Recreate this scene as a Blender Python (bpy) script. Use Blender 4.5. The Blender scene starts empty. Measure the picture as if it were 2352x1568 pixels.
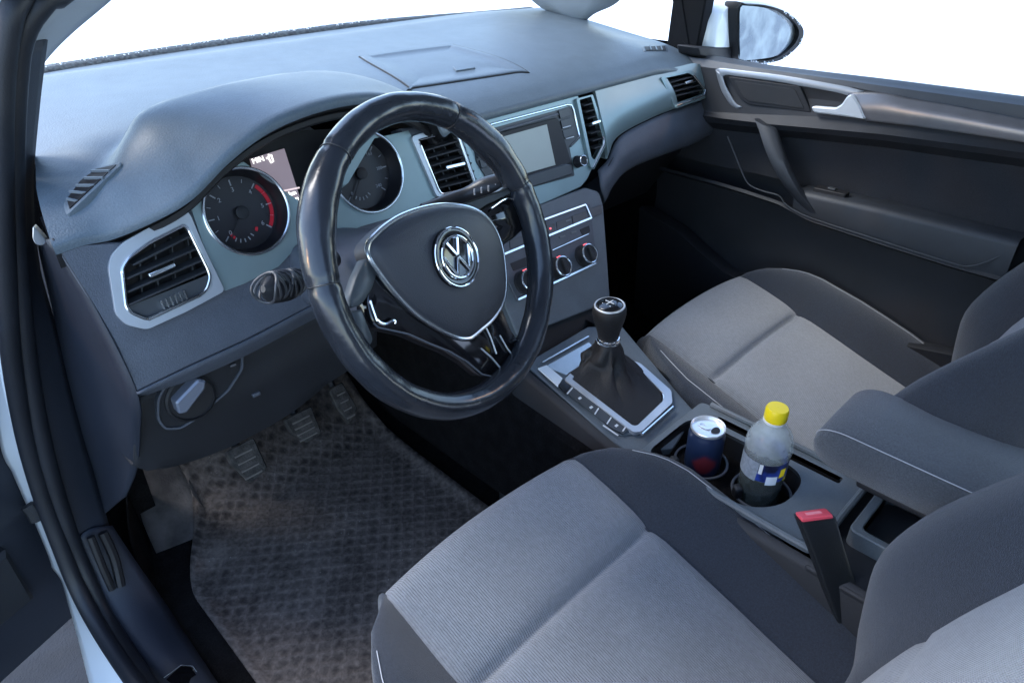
import bpy, bmesh, math, random
from mathutils import Vector, Matrix, noise as mnoise
random.seed(7)
V = Vector
scn = bpy.context.scene
COL = scn.collection

# ------------------------------------------------------------------ camera
CM = ((0.7091275842, 0.3835917485, -0.5916041242), (-0.7049888754, 0.3722405216, -0.6036784387), (-0.0113470223, 0.8451593591, 0.5343939585))
CC = V((-0.8198475922, -0.5763002684, 1.0668098186))
FPX = 1595.4261
cd = bpy.data.cameras.new('camera'); cam = bpy.data.objects.new('camera', cd); COL.objects.link(cam)
cd.sensor_width = 36; cd.lens = FPX / 2352 * 36; cd.clip_start = .02; cd.clip_end = 2000
m4 = Matrix.Identity(4)
for i in range(3):
    for j in range(3): m4[i][j] = CM[i][j]
    m4[i][3] = CC[i]
cam.matrix_world = m4
scn.camera = cam

def ray(x, y):
    q = (x - 1176, -(y - 784), -FPX)
    return V([sum(CM[i][j] * q[j] for j in range(3)) for i in range(3)]).normalized()
def onplane(x, y, n, d):
    """measured point of the photograph on a known real plane n.p = d"""
    n = V(n); r = ray(x, y)
    return CC + r * ((d - n.dot(CC)) / n.dot(r))
def Xp(x, y, v): return onplane(x, y, (1, 0, 0), v)
def Yp(x, y, v): return onplane(x, y, (0, 1, 0), v)
def Zp(x, y, v): return onplane(x, y, (0, 0, 1), v)
DN = V((0, -1, .37)).normalized()          # fascia plane, leaning forward at the top
D0 = DN.dot(V((0, .286, .668)))
def Dp(x, y, o=0.): return onplane(x, y, DN, D0 + o)
SN = V((0, -1, .65)).normalized()          # climate panel plane
S0 = SN.dot(V((0, .194, .501)))
def Sp(x, y, o=0.): return onplane(x, y, SN, S0 + o)
GN = V((0, -.253, 1)).normalized()         # gear panel plane
G0 = GN.dot(V((0, 0, .357)))
def Gp(x, y, o=0.): return onplane(x, y, GN, G0 + o)
WC = V((-.36, 0, .72))                      # steering wheel
_t, _y = .414, .182
WN = V((math.sin(_y) * math.cos(_t), -math.cos(_y) * math.cos(_t), math.sin(_t)))
WU = V((0, 0, 1)).cross(WN).normalized(); WW = WN.cross(WU)
def Wp(x, y, o=0.): return onplane(x, y, WN, WN.dot(WC) + o)
def Wl(u, w, o=0.): return WC + WU * u + WW * w + WN * o

# ------------------------------------------------------------------ materials
MATS = {}
def mat(name, col, rough=.5, metal=0., bump=0., bscale=400., spec=.5, coat=0., var=0., vscale=6., emit=None, estr=0., trans=0., sheen=0., col2=None, bdet=2.):
    m = bpy.data.materials.new(name); m.use_nodes = True
    nt = m.node_tree; b = nt.nodes['Principled BSDF']
    b.inputs['Base Color'].default_value = (*col, 1); b.inputs['Roughness'].default_value = rough
    b.inputs['Metallic'].default_value = metal; b.inputs['Specular IOR Level'].default_value = spec
    b.inputs['Coat Weight'].default_value = coat; b.inputs['Coat Roughness'].default_value = .06
    b.inputs['Sheen Weight'].default_value = sheen
    if trans: b.inputs['Transmission Weight'].default_value = trans
    if emit: b.inputs['Emission Color'].default_value = (*emit, 1); b.inputs['Emission Strength'].default_value = estr
    tc = nt.nodes.new('ShaderNodeTexCoord')
    if bump:
        n = nt.nodes.new('ShaderNodeTexNoise'); n.inputs['Scale'].default_value = bscale; n.inputs['Detail'].default_value = bdet
        bp = nt.nodes.new('ShaderNodeBump'); bp.inputs['Strength'].default_value = bump; bp.inputs['Distance'].default_value = .0015
        nt.links.new(tc.outputs['Object'], n.inputs['Vector']); nt.links.new(n.outputs['Fac'], bp.inputs['Height']); nt.links.new(bp.outputs['Normal'], b.inputs['Normal'])
    if var or col2:
        n = nt.nodes.new('ShaderNodeTexNoise'); n.inputs['Scale'].default_value = vscale; n.inputs['Detail'].default_value = 6
        r = nt.nodes.new('ShaderNodeValToRGB'); e = r.color_ramp.elements
        c2 = col2 or tuple(c * (1 + var) for c in col)
        c1 = col if col2 else tuple(c * (1 - var) for c in col)
        e[0].position = .36; e[0].color = (*c1, 1); e[1].position = .64; e[1].color = (*c2, 1)
        nt.links.new(tc.outputs['Object'], n.inputs['Vector']); nt.links.new(n.outputs['Fac'], r.inputs['Fac']); nt.links.new(r.outputs['Color'], b.inputs['Base Color'])
    if bump and rough > .2:
        n = nt.nodes.new('ShaderNodeTexNoise'); n.inputs['Scale'].default_value = 17; n.inputs['Detail'].default_value = 8; n.inputs['Roughness'].default_value = .65
        r = nt.nodes.new('ShaderNodeMapRange'); r.inputs['From Min'].default_value = .35; r.inputs['From Max'].default_value = .65; r.inputs['To Min'].default_value = max(.05, rough - .018); r.inputs['To Max'].default_value = min(1, rough + .018)
        nt.links.new(tc.outputs['Object'], n.inputs['Vector']); nt.links.new(n.outputs['Fac'], r.inputs['Value']); nt.links.new(r.outputs[0], b.inputs['Roughness'])
    MATS[name] = m
    return m
M_pad = mat('soft dash plastic', (.090, .120, .145), .47, bump=.35, bscale=420, spec=.6, var=.05, vscale=30)
M_grey = mat('grained grey plastic', (.075, .083, .1), .48, bump=.3, bscale=900, var=.08, vscale=24)
M_fascia = mat('shaded dash plastic', (.078, .088, .108), .46, bump=.3, bscale=600, var=.08, vscale=24)  # same plastic as the pad, darker for the weaker light on its face
M_door = mat('door trim plastic', (.026, .030, .036), .55, bump=.3, bscale=600, var=.1, vscale=14)
M_sill = mat('door sill plastic', (.05, .057, .066), .5, bump=.3, bscale=600, var=.08, vscale=14)
M_strip = mat('brushed dark strip', (.17, .165, .17), .30, metal=.45, var=.05, vscale=30)
M_insert = mat('spoke insert grey', (.07, .082, .09), .4, metal=.2)
M_dark = mat('dark plastic', (.0105, .0115, .0145), .62, bump=.25, bscale=700, var=.12, vscale=14)
M_side = mat('side trim plastic', (.017, .021, .031), .5, bump=.3, bscale=700, var=.1, vscale=10)
M_black = mat('matt black', (.008, .008, .01), .6)
M_gloss = mat('piano black', (.004, .004, .005), .12, coat=.5)
M_silver = mat('silver paint', (.5, .53, .56), .34, metal=.5, var=.04, vscale=20)
M_teal = mat('satin grey trim', (.24, .315, .32), .36, metal=.4, var=.04, vscale=16)
M_chrome = mat('satin chrome', (.72, .75, .76), .2, metal=1.)
M_chromeb = mat('bright chrome', (.8, .82, .83), .07, metal=1.)
M_leather = mat('worn leather', (.018, .021, .027), .22, bump=.2, bscale=90, spec=.6, var=.2, vscale=18)
M_airbag = mat('airbag cover plastic', (.034, .037, .045), .45, bump=.4, bscale=900)
M_rubber = mat('rubber seal', (.011, .013, .018), .5, bump=.2, bscale=500, var=.15, vscale=12)
M_carpet = mat('floor carpet', (.0065, .006, .0065), .95, bump=1., bscale=900, spec=.1, var=.3, vscale=40)
M_white = mat('white car paint', (.74, .78, .8), .3, coat=.6, var=.015, vscale=8)
M_pillar = mat('pillar trim', (.36, .40, .44), .7, bump=.3, bscale=600)
M_screen = mat('idle display', (.30, .33, .30), .3, var=.04, vscale=12, emit=(.30, .33, .31), estr=.02)
M_slat = mat('vent slat plastic', (.03, .032, .035), .45)
M_btn = mat('button plastic', (.045, .05, .055), .45)
M_mark = mat('printed marks', (.62, .64, .66), .5)
M_red = mat('red scale paint', (.16, .008, .018), .5, emit=(.5, .01, .03), estr=.05)
M_redlit = mat('lit red marker', (.8, .12, .14), .4, emit=(1, .12, .15), estr=.35)
M_dial = mat('dial face', (.012, .012, .015), .35, coat=.2)
M_lcd = mat('cluster display', (.10, .085, .10), .3, emit=(.30, .25, .30), estr=.13)
M_text = mat('lit display text', (.9, .9, .85), .5, emit=(1, 1, .9), estr=.5)
M_strap = mat('belt buckle black', (.007, .009, .011), .5, bump=.3, bscale=600)
M_buckle = mat('red release button', (.78, .085, .115), .4)
M_yellow = mat('yellow cap plastic', (.9, .68, .01), .4)
M_alu = mat('can aluminium', (.85, .86, .86), .32, metal=.75)
M_asph = mat('wet asphalt', (.009, .012, .019), .85, bump=1., bscale=250, var=.25, vscale=9)
M_snow = mat('snow', (.88, .9, .93), .8, bump=.6, bscale=12, spec=.2)
M_headliner = mat('headliner', (.32, .335, .36), .9, bump=.4, bscale=500)
M_gloveline = mat('panel gap', (.01, .011, .012), .7)
M_pedal = mat('pedal rubber', (.05, .045, .042), .7, bump=.8, bscale=260, var=.5, vscale=60)
M_stalk = mat('stalk plastic', (.02, .021, .024), .35)
M_frost = mat('frosty cowl', (.02, .024, .028), .7, bump=1., bscale=180, vscale=160, col2=(.07, .085, .09))
M_boot = mat('gaiter leather', (.006, .006, .0075), .62, bump=.5, bscale=350, var=.2, vscale=20)
M_doorcloth = mat('door fabric', (.011, .012, .016), .9, bump=.7, bscale=1100, sheen=.2, var=.1, vscale=12)
M_arm = mat('armrest fabric', (.055, .063, .074), .9, bump=.8, bscale=1300, sheen=.3, var=.09, vscale=14)
M_seatdark = mat('dark seat fabric', (.0165, .022, .033), .92, bump=.8, bscale=1300, sheen=.25, var=.08, vscale=9)
M_console = mat('console plastic', (.10, .118, .132), .45, bump=.3, bscale=800, var=.07, vscale=20)
def grain(m, scale, amt):
    nt = m.node_tree; b = nt.nodes['Principled BSDF']; L = nt.links.new; tc = nt.nodes['Texture Coordinate']
    n = nt.nodes.new('ShaderNodeTexNoise'); n.inputs['Scale'].default_value = scale; n.inputs['Detail'].default_value = 3
    r = nt.nodes.new('ShaderNodeMapRange'); r.inputs['From Min'].default_value = .3; r.inputs['From Max'].default_value = .7; r.inputs['To Min'].default_value = 1 - amt; r.inputs['To Max'].default_value = 1 + amt
    mc = nt.nodes.new('ShaderNodeMix'); mc.data_type = 'RGBA'; mc.blend_type = 'MULTIPLY'; mc.inputs[0].default_value = 1.
    L(tc.outputs['Object'], n.inputs['Vector']); L(n.outputs['Fac'], r.inputs['Value'])
    L(b.inputs['Base Color'].links[0].from_socket, mc.inputs[6]); L(r.outputs[0], mc.inputs[7]); L(mc.outputs[2], b.inputs['Base Color'])
for _m, _s, _a in ((M_seatdark, 420, .28), (M_arm, 420, .25), (M_doorcloth, 420, .3), (M_pad, 520, .10), (M_fascia, 520, .12), (M_grey, 520, .12), (M_carpet, 300, .5), (M_console, 520, .1)): grain(_m, _s, _a)
M_thread = mat('pale stitching', (.35, .36, .38), .8)

def ribbed(name, col, dx, dark=.55):
    """seat cloth woven in fine lines that run front to back"""
    m = mat(name, col, .92, sheen=.35, var=.07, vscale=7)
    nt = m.node_tree; b = nt.nodes['Principled BSDF']; L = nt.links.new
    tc = nt.nodes['Texture Coordinate']
    w = nt.nodes.new('ShaderNodeTexWave'); w.bands_direction = 'X'; w.inputs['Scale'].default_value = .314 / dx * .5; w.inputs['Distortion'].default_value = .35; w.inputs['Detail Scale'].default_value = 8
    n = nt.nodes.new('ShaderNodeTexNoise'); n.inputs['Scale'].default_value = 1200
    mx = nt.nodes.new('ShaderNodeMath'); mx.operation = 'MULTIPLY_ADD'; mx.inputs[1].default_value = .6
    bp = nt.nodes.new('ShaderNodeBump'); bp.inputs['Strength'].default_value = .75; bp.inputs['Distance'].default_value = .0012
    L(tc.outputs['Object'], w.inputs['Vector']); L(tc.outputs['Object'], n.inputs['Vector'])
    L(n.outputs['Fac'], mx.inputs[0]); L(w.outputs['Fac'], mx.inputs[2]); L(mx.outputs[0], bp.inputs['Height']); L(bp.outputs['Normal'], b.inputs['Normal'])
    src = b.inputs['Base Color'].links[0].from_socket
    mc = nt.nodes.new('ShaderNodeMix'); mc.data_type = 'RGBA'; mc.blend_type = 'MULTIPLY'; mc.inputs[0].default_value = 1.
    rp = nt.nodes.new('ShaderNodeValToRGB'); rp.color_ramp.elements[0].color = (dark, dark, dark, 1); rp.color_ramp.elements[1].color = (1, 1, 1, 1)
    L(w.outputs['Fac'], rp.inputs['Fac']); L(src, mc.inputs[6]); L(rp.outputs['Color'], mc.inputs[7]); L(mc.outputs[2], b.inputs['Base Color'])
    return m
M_seat = ribbed('ribbed seat fabric', (.185, .196, .214), .0016, .86)
grain(M_seat, 160, .10)

def dirty_mat():
    m = bpy.data.materials.new('dirty rubber mat'); m.use_nodes = True
    nt = m.node_tree; b = nt.nodes['Principled BSDF']; L = nt.links.new
    b.inputs['Roughness'].default_value = .85; b.inputs['Specular IOR Level'].default_value = .25
    tc = nt.nodes.new('ShaderNodeTexCoord')
    vo = nt.nodes.new('ShaderNodeTexVoronoi'); vo.inputs['Scale'].default_value = 46; vo.inputs['Randomness'].default_value = .12
    n1 = nt.nodes.new('ShaderNodeTexNoise'); n1.inputs['Scale'].default_value = 11; n1.inputs['Detail'].default_value = 9; n1.inputs['Roughness'].default_value = .7
    n2 = nt.nodes.new('ShaderNodeTexNoise'); n2.inputs['Scale'].default_value = 150; n2.inputs['Detail'].default_value = 4
    n3 = nt.nodes.new('ShaderNodeTexVoronoi'); n3.inputs['Scale'].default_value = 130
    for n in (n1, n2, n3): L(tc.outputs['Object'], n.inputs['Vector'])
    mp = nt.nodes.new('ShaderNodeMapping'); mp.inputs['Rotation'].default_value = (0, 0, math.radians(38)); L(tc.outputs['Object'], mp.inputs['Vector']); L(mp.outputs[0], vo.inputs['Vector'])
    r = nt.nodes.new('ShaderNodeValToRGB'); e = r.color_ramp.elements
    e[0].position = .3; e[0].color = (.045, .037, .033, 1); e[1].position = .72; e[1].color = (.20, .165, .145, 1)
    mx = nt.nodes.new('ShaderNodeMath'); mx.operation = 'MULTIPLY_ADD'; mx.inputs[1].default_value = .45
    L(n2.outputs['Fac'], mx.inputs[0])
    m2 = nt.nodes.new('ShaderNodeMath'); m2.operation = 'MULTIPLY_ADD'; m2.inputs[1].default_value = .62; m2.inputs[2].default_value = -.08
    L(n1.outputs['Fac'], m2.inputs[0]); L(m2.outputs[0], mx.inputs[2]); L(mx.outputs[0], r.inputs['Fac'])
    d = nt.nodes.new('ShaderNodeValToRGB'); d.color_ramp.elements[0].position = .2; d.color_ramp.elements[0].color = (.42, .42, .43, 1); d.color_ramp.elements[1].position = .5; d.color_ramp.elements[1].color = (1, 1, 1, 1)
    L(vo.outputs['Distance'], d.inputs['Fac'])
    mc = nt.nodes.new('ShaderNodeMix'); mc.data_type = 'RGBA'; mc.blend_type = 'MULTIPLY'; mc.inputs[0].default_value = 1
    L(r.outputs['Color'], mc.inputs[6]); L(d.outputs['Color'], mc.inputs[7])
    sp = nt.nodes.new('ShaderNodeValToRGB'); sp.color_ramp.elements[0].position = .0; sp.color_ramp.elements[0].color = (1, 1, 1, 1); sp.color_ramp.elements[1].position = .13; sp.color_ramp.elements[1].color = (0, 0, 0, 1)
    L(n3.outputs['Distance'], sp.inputs['Fac'])
    m3 = nt.nodes.new('ShaderNodeMix'); m3.data_type = 'RGBA'; m3.inputs[7].default_value = (.5, .47, .45, 1)
    g = nt.nodes.new('ShaderNodeMath'); g.operation = 'MULTIPLY'
    g2 = nt.nodes.new('ShaderNodeMath'); g2.operation = 'GREATER_THAN'; g2.inputs[1].default_value = .56
    L(n1.outputs['Fac'], g2.inputs[0]); L(sp.outputs['Color'], g.inputs[0]); L(g2.outputs[0], g.inputs[1])
    L(g.outputs[0], m3.inputs[0]); L(mc.outputs[2], m3.inputs[6]); L(m3.outputs[2], b.inputs['Base Color'])
    bp = nt.nodes.new('ShaderNodeBump'); bp.inputs['Strength'].default_value = .8; bp.inputs['Distance'].default_value = .004
    a = nt.nodes.new('ShaderNodeMath'); a.operation = 'MULTIPLY_ADD'; a.inputs[1].default_value = .3
    L(n2.outputs['Fac'], a.inputs[0]); L(vo.outputs['Distance'], a.inputs[2]); L(a.outputs[0], bp.inputs['Height']); L(bp.outputs['Normal'], b.inputs['Normal'])
    return m
M_mat = dirty_mat()

def glass(name, tint, refl=.08, rough=.0):
    m = bpy.data.materials.new(name); m.use_nodes = True
    nt = m.node_tree; nt.nodes.clear(); L = nt.links.new
    o = nt.nodes.new('ShaderNodeOutputMaterial'); t = nt.nodes.new('ShaderNodeBsdfTransparent'); t.inputs[0].default_value = (*tint, 1)
    g = nt.nodes.new('ShaderNodeBsdfGlossy'); g.inputs['Roughness'].default_value = rough
    f = nt.nodes.new('ShaderNodeLayerWeight'); f.inputs['Blend'].default_value = refl
    x = nt.nodes.new('ShaderNodeMixShader'); L(f.outputs['Fresnel'], x.inputs[0]); L(t.outputs[0], x.inputs[1]); L(g.outputs[0], x.inputs[2]); L(x.outputs[0], o.inputs[0])
    return m
M_glass = glass('window glass', (.97, .985, .98), .12)
M_lens = glass('instrument lens', (.9, .9, .92), .1)

# ------------------------------------------------------------------ mesh helpers
def bez_round(pts, r, n=5):
    out = []; N = len(pts)
    for i in range(N):
        a, b, c = pts[i - 1], pts[i], pts[(i + 1) % N]
        rr = r[i] if isinstance(r, (list, tuple)) else r
        if rr <= 0: out.append(b.copy()); continue
        d1 = min(rr, (a - b).length * .48); d2 = min(rr, (c - b).length * .48)
        p, q = b + (a - b).normalized() * d1, b + (c - b).normalized() * d2
        for k in range(n + 1):
            t = k / n; out.append(p * (1 - t) ** 2 + b * 2 * t * (1 - t) + q * t * t)
    return out
def cr(pts, n, closed=False):
    """Catmull-Rom through pts, n samples by arc length"""
    P = list(pts); N = len(P)
    if N == 1: return [P[0].copy() for _ in range(n)]
    dense = []; segs = N if closed else N - 1; K = 14
    for i in range(segs):
        p1, p2 = P[i], P[(i + 1) % N]
        p0 = P[i - 1] if (closed or i > 0) else p1 * 2 - p2
        p3 = P[(i + 2) % N] if (closed or i + 2 < N) else p2 * 2 - p1
        for k in range(K):
            t = k / K
            dense.append(((p1 * 2) + (p2 - p0) * t + (p0 * 2 - p1 * 5 + p2 * 4 - p3) * t * t + (p1 * 3 - p0 - p2 * 3 + p3) * t ** 3) * .5)
    dense.append(P[0].copy() if closed else P[-1].copy())
    L = [0.]
    for a, b in zip(dense, dense[1:]): L.append(L[-1] + (b - a).length)
    tot = L[-1] or 1e-9; out = []; j = 0; M = n if closed else n - 1
    for i in range(n):
        s = tot * i / M
        while j < len(L) - 2 and L[j + 1] < s: j += 1
        seg = L[j + 1] - L[j] or 1e-9
        out.append(dense[j].lerp(dense[j + 1], min(1, (s - L[j]) / seg)))
    return out
def lin(pts, n):
    L = [0.]
    for a, b in zip(pts, pts[1:]): L.append(L[-1] + (b - a).length)
    out = []; j = 0
    for i in range(n):
        s = L[-1] * i / (n - 1)
        while j < len(L) - 2 and L[j + 1] < s: j += 1
        out.append(pts[j].lerp(pts[j + 1], min(1, (s - L[j]) / (L[j + 1] - L[j] or 1e-9))))
    return out
def B(): return bmesh.new()
def grid(bm, rows, closed=False):
    vs = [[bm.verts.new(p) for p in r] for r in rows]
    for i in range(len(vs) - 1):
        n = len(vs[i])
        for j in range(n if closed else n - 1):
            k = (j + 1) % n
            try: bm.faces.new((vs[i][j], vs[i][k], vs[i + 1][k], vs[i + 1][j]))
            except ValueError: pass
    return vs
def loft(bm, rows, nu, nv, smooth_v=True):
    R = [cr(r, nu) for r in rows]
    cols = []
    for j in range(nu):
        c = [r[j] for r in R]
        cols.append(cr(c, nv) if smooth_v else lin(c, nv))
    return grid(bm, [[cols[j][i] for j in range(nu)] for i in range(nv)])
def prism(bm, pts, nrm, front=0., back=-.004, bev=0.):
    """slab of an outline: its face lies at +front along nrm"""
    n = V(nrm).normalized(); N = len(pts)
    loops = []
    if bev:
        c = sum(pts, V()) / N
        ins = inset(pts, n, bev)
        loops = [[p + n * front for p in ins], [p + n * (front - bev) for p in pts], [p + n * back for p in pts]]
    else: loops = [[p + n * front for p in pts], [p + n * back for p in pts]]
    vs = [[bm.verts.new(p) for p in l] for l in loops]
    bm.faces.new(vs[0]); bm.faces.new(vs[-1][::-1])
    for a, b in zip(vs, vs[1:]):
        for j in range(N): bm.faces.new((a[j], b[j], b[(j + 1) % N], a[(j + 1) % N]))
def inset(pts, n, d):
    """parallel inset of a planar outline"""
    N = len(pts); c = sum(pts, V()) / N; out = []
    area = sum(((pts[i] - c).cross(pts[(i + 1) % N] - c)).dot(n) for i in range(N))
    s = 1 if area > 0 else -1
    for i in range(N):
        a, b, e = pts[i - 1], pts[i], pts[(i + 1) % N]
        t1 = (b - a); t2 = (e - b)
        if t1.length < 1e-9: t1 = t2
        if t2.length < 1e-9: t2 = t1
        m1 = n.cross(t1.normalized()) * s; m2 = n.cross(t2.normalized()) * s
        m = m1 + m2
        m = m / max(m.dot(m1), .35) if m.length > 1e-6 else m1
        out.append(b + m * d)
    return out
def ringplate(bm, outer, inners, nrm, front=0., back=-.006):
    """flat plate with holes"""
    n = V(nrm).normalized(); loops = [outer] + list(inners); es = []; fr = []
    for l in loops:
        vs = [bm.verts.new(p + n * front) for p in l]; fr.append(vs)
        for a, b in zip(vs, vs[1:] + vs[:1]): es.append(bm.edges.new((a, b)))
    bmesh.ops.triangle_fill(bm, edges=es, use_beauty=True, use_dissolve=False, normal=n)
    for vs in fr:
        bs = [bm.verts.new(v.co + n * (back - front)) for v in vs]
        for j in range(len(vs)):
            k = (j + 1) % len(vs)
            bm.faces.new((vs[j], bs[j], bs[k], vs[k]))
def frames(path, closed):
    N = len(path); T = []
    for i in range(N):
        a = path[i - 1] if (closed or i > 0) else path[i]; b = path[(i + 1) % N] if (closed or i < N - 1) else path[i]
        T.append((b - a).normalized())
    return T
def tube(bm, path, r, n=8, closed=False, up=None, flat=1., cap=True):
    T = frames(path, closed); rows = []; u = None
    for i, p in enumerate(path):
        t = T[i]
        if up is not None: a = V(up) - t * V(up).dot(t); a.normalize()
        else:
            if u is None: u = V((0, 0, 1)) if abs(t.z) < .9 else V((1, 0, 0))
            a = u - t * u.dot(t); a.normalize(); u = a
        b = t.cross(a); rr = r(i / max(1, len(path) - 1)) if callable(r) else r
        rows.append([p + (a * math.cos(2 * math.pi * k / n) * flat + b * math.sin(2 * math.pi * k / n)) * rr for k in range(n)])
    if closed: rows.append(rows[0])
    vs = grid(bm, rows, True)
    if closed: bmesh.ops.remove_doubles(bm, verts=bm.verts, dist=1e-6)
    elif cap:
        bm.faces.new(vs[0][::-1]); bm.faces.new(vs[-1])
def lathe(bm, prof, c, axis=(0, 0, 1), n=40, capb=True, capt=True):
    ax = V(axis).normalized(); a = V((1, 0, 0)) if abs(ax.x) < .8 else V((0, 1, 0)); a = (a - ax * a.dot(ax)).normalized(); b = ax.cross(a); c = V(c)
    rows = [[c + ax * z + (a * math.cos(2 * math.pi * k / n) + b * math.sin(2 * math.pi * k / n)) * r for k in range(n)] for r, z in prof]
    vs = grid(bm, rows, True)
    if capb: bm.faces.new(vs[0][::-1])
    if capt: bm.faces.new(vs[-1])
def box(bm, c, ux, uy, uz, sx, sy, sz):
    c, ux, uy, uz = V(c), V(ux).normalized(), V(uy).normalized(), V(uz).normalized(); v = []
    for k in (-1, 1):
        for j in (-1, 1):
            for i in (-1, 1): v.append(bm.verts.new(c + ux * (i * sx / 2) + uy * (j * sy / 2) + uz * (k * sz / 2)))
    for f in ((0, 2, 3, 1), (4, 5, 7, 6), (0, 1, 5, 4), (2, 6, 7, 3), (0, 4, 6, 2), (1, 3, 7, 5)): bm.faces.new([v[i] for i in f])
def bar(bm, a, b, wdir, w, d):
    """box from a to b, width w along wdir, depth d across"""
    a, b = V(a), V(b); t = (b - a).normalized(); wd = V(wdir); wd = (wd - t * wd.dot(t)).normalized()
    box(bm, (a + b) / 2, t, wd, t.cross(wd), (b - a).length, w, d)
def dome(bm, outline, nrm, prof):
    """outline shrunk about its middle and raised: prof = [(scale, height), ...]"""
    c = sum(outline, V()) / len(outline); n = V(nrm)
    rows = [[c + (p - c) * s + n * h for p in outline] for s, h in prof]
    vs = grid(bm, rows, True); bm.faces.new(vs[-1])

def thing(name, label, cat, loc, group=None):
    o = bpy.data.objects.new(name, None); COL.objects.link(o); o.location = loc; o.empty_display_size = .05
    o['label'] = label; o['category'] = cat
    if group: o['group'] = group
    return o
def obj(name, bm, m, parent=None, ang=35, bevel=0., subd=0, solid=0., label=None, flat=False, recalc=True):
    if recalc: bmesh.ops.recalc_face_normals(bm, faces=bm.faces)
    me = bpy.data.meshes.new(name); bm.to_mesh(me); bm.free()
    me.materials.append(m)
    if not flat:
        for p in me.polygons: p.use_smooth = True
        me.set_sharp_from_angle(angle=math.radians(ang))
    o = bpy.data.objects.new(name, me); COL.objects.link(o)
    if parent is not None:
        o.parent = parent
        if parent.parent is None: o.location = -V(parent.location)
    if solid:
        s = o.modifiers.new('thickness', 'SOLIDIFY'); s.thickness = solid; s.offset = -1
    if bevel:
        s = o.modifiers.new('bevel', 'BEVEL'); s.width = bevel; s.segments = 2; s.limit_method = 'ANGLE'; s.angle_limit = math.radians(40)
        s.harden_normals = False
    if subd:
        s = o.modifiers.new('subd', 'SUBSURF'); s.levels = subd; s.render_levels = subd
    if label: o['label'] = label
    return o
def text(name, s, size, o, ux, uy, m, parent, ext=.0002, shear=0.):
    c = bpy.data.curves.new(name, 'FONT'); c.body = s; c.size = size; c.extrude = ext; c.align_x = 'CENTER'; c.align_y = 'CENTER'; c.shear = shear
    t = bpy.data.objects.new(name, c); COL.objects.link(t); bpy.context.view_layer.update()
    me = bpy.data.meshes.new_from_object(t.evaluated_get(bpy.context.evaluated_depsgraph_get()))
    bpy.data.objects.remove(t)
    ux, uy = V(ux).normalized(), V(uy).normalized(); uz = ux.cross(uy).normalized(); uy = uz.cross(ux)
    mm = Matrix((ux, uy, uz)).transposed()
    for v in me.vertices: v.co = mm @ v.co + V(o)
    me.materials.clear(); me.materials.append(m); me.name = name
    r = bpy.data.objects.new(name, me); COL.objects.link(r); r.parent = parent
    if parent.parent is None: r.location = -V(parent.location)
    return r
def cut(o, bmc):
    """cut a real opening out of a part"""
    bmesh.ops.recalc_face_normals(bmc, faces=bmc.faces)
    me = bpy.data.meshes.new('cutter'); bmc.to_mesh(me); bmc.free(); c = bpy.data.objects.new('cutter', me); COL.objects.link(c)
    md = o.modifiers.new('opening', 'BOOLEAN'); md.operation = 'DIFFERENCE'; md.object = c; md.solver = 'EXACT'
    c.location = (0, 0, 0); bpy.context.view_layer.update()
    n = bpy.data.meshes.new_from_object(o.evaluated_get(bpy.context.evaluated_depsgraph_get()))
    o.modifiers.clear(); o.data = n; n.name = o.name; bpy.data.objects.remove(c)
    for p in n.polygons: p.use_smooth = True
    n.set_sharp_from_angle(angle=math.radians(35))
def cutpx(o, px, pf=Dp, N=DN, f=.05, b=-.09, r=.004):
    bm = B(); prism(bm, bez_round([pf(x, y, 0) for x, y in px], r), N, f, b); cut(o, bm)
def D(l, o=0.): return [Dp(x, y, o) for x, y in l]
def circle(c, a, b, r, n=48): return [c + a * (r * math.cos(2 * math.pi * k / n)) + b * (r * math.sin(2 * math.pi * k / n)) for k in range(n)]
DX, DT = V((1, 0, 0)), V((0, .37, 1)).normalized()
SX, ST = V((1, 0, 0)), V((0, .65, 1)).normalized()
def sm(a, b, x):
    t = min(1, max(0, (x - a) / (b - a))); return t * t * (3 - 2 * t)
def interp(tab, x):
    if x <= tab[0][0]: return tab[0][1]
    for (a, p), (b, q) in zip(tab, tab[1:]):
        if x <= b: return p + (q - p) * (x - a) / (b - a)
    return tab[-1][1]
def sinterp(tab, x):
    """smooth curve through a table (finite-difference cubic)"""
    n = len(tab)
    if x <= tab[0][0]: return tab[0][1]
    if x >= tab[-1][0]: return tab[-1][1]
    i = max(k for k in range(n - 1) if tab[k][0] <= x)
    def sl(k):
        a, b = tab[max(k - 1, 0)], tab[min(k + 1, n - 1)]
        return (b[1] - a[1]) / (b[0] - a[0])
    (a, p), (b, q) = tab[i], tab[i + 1]; h = b - a; t = (x - a) / h
    return p * (2 * t ** 3 - 3 * t * t + 1) + q * (3 * t * t - 2 * t ** 3) + h * (sl(i) * (t ** 3 - 2 * t * t + t) + sl(i + 1) * (t ** 3 - t * t))
def clear_children(): pass

# =================================================================== DASHBOARD
dash = thing('dashboard', 'long grey dashboard with a hooded instrument binnacle, air vents and idle radio screen', 'dashboard', (0, .4, .45))

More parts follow.
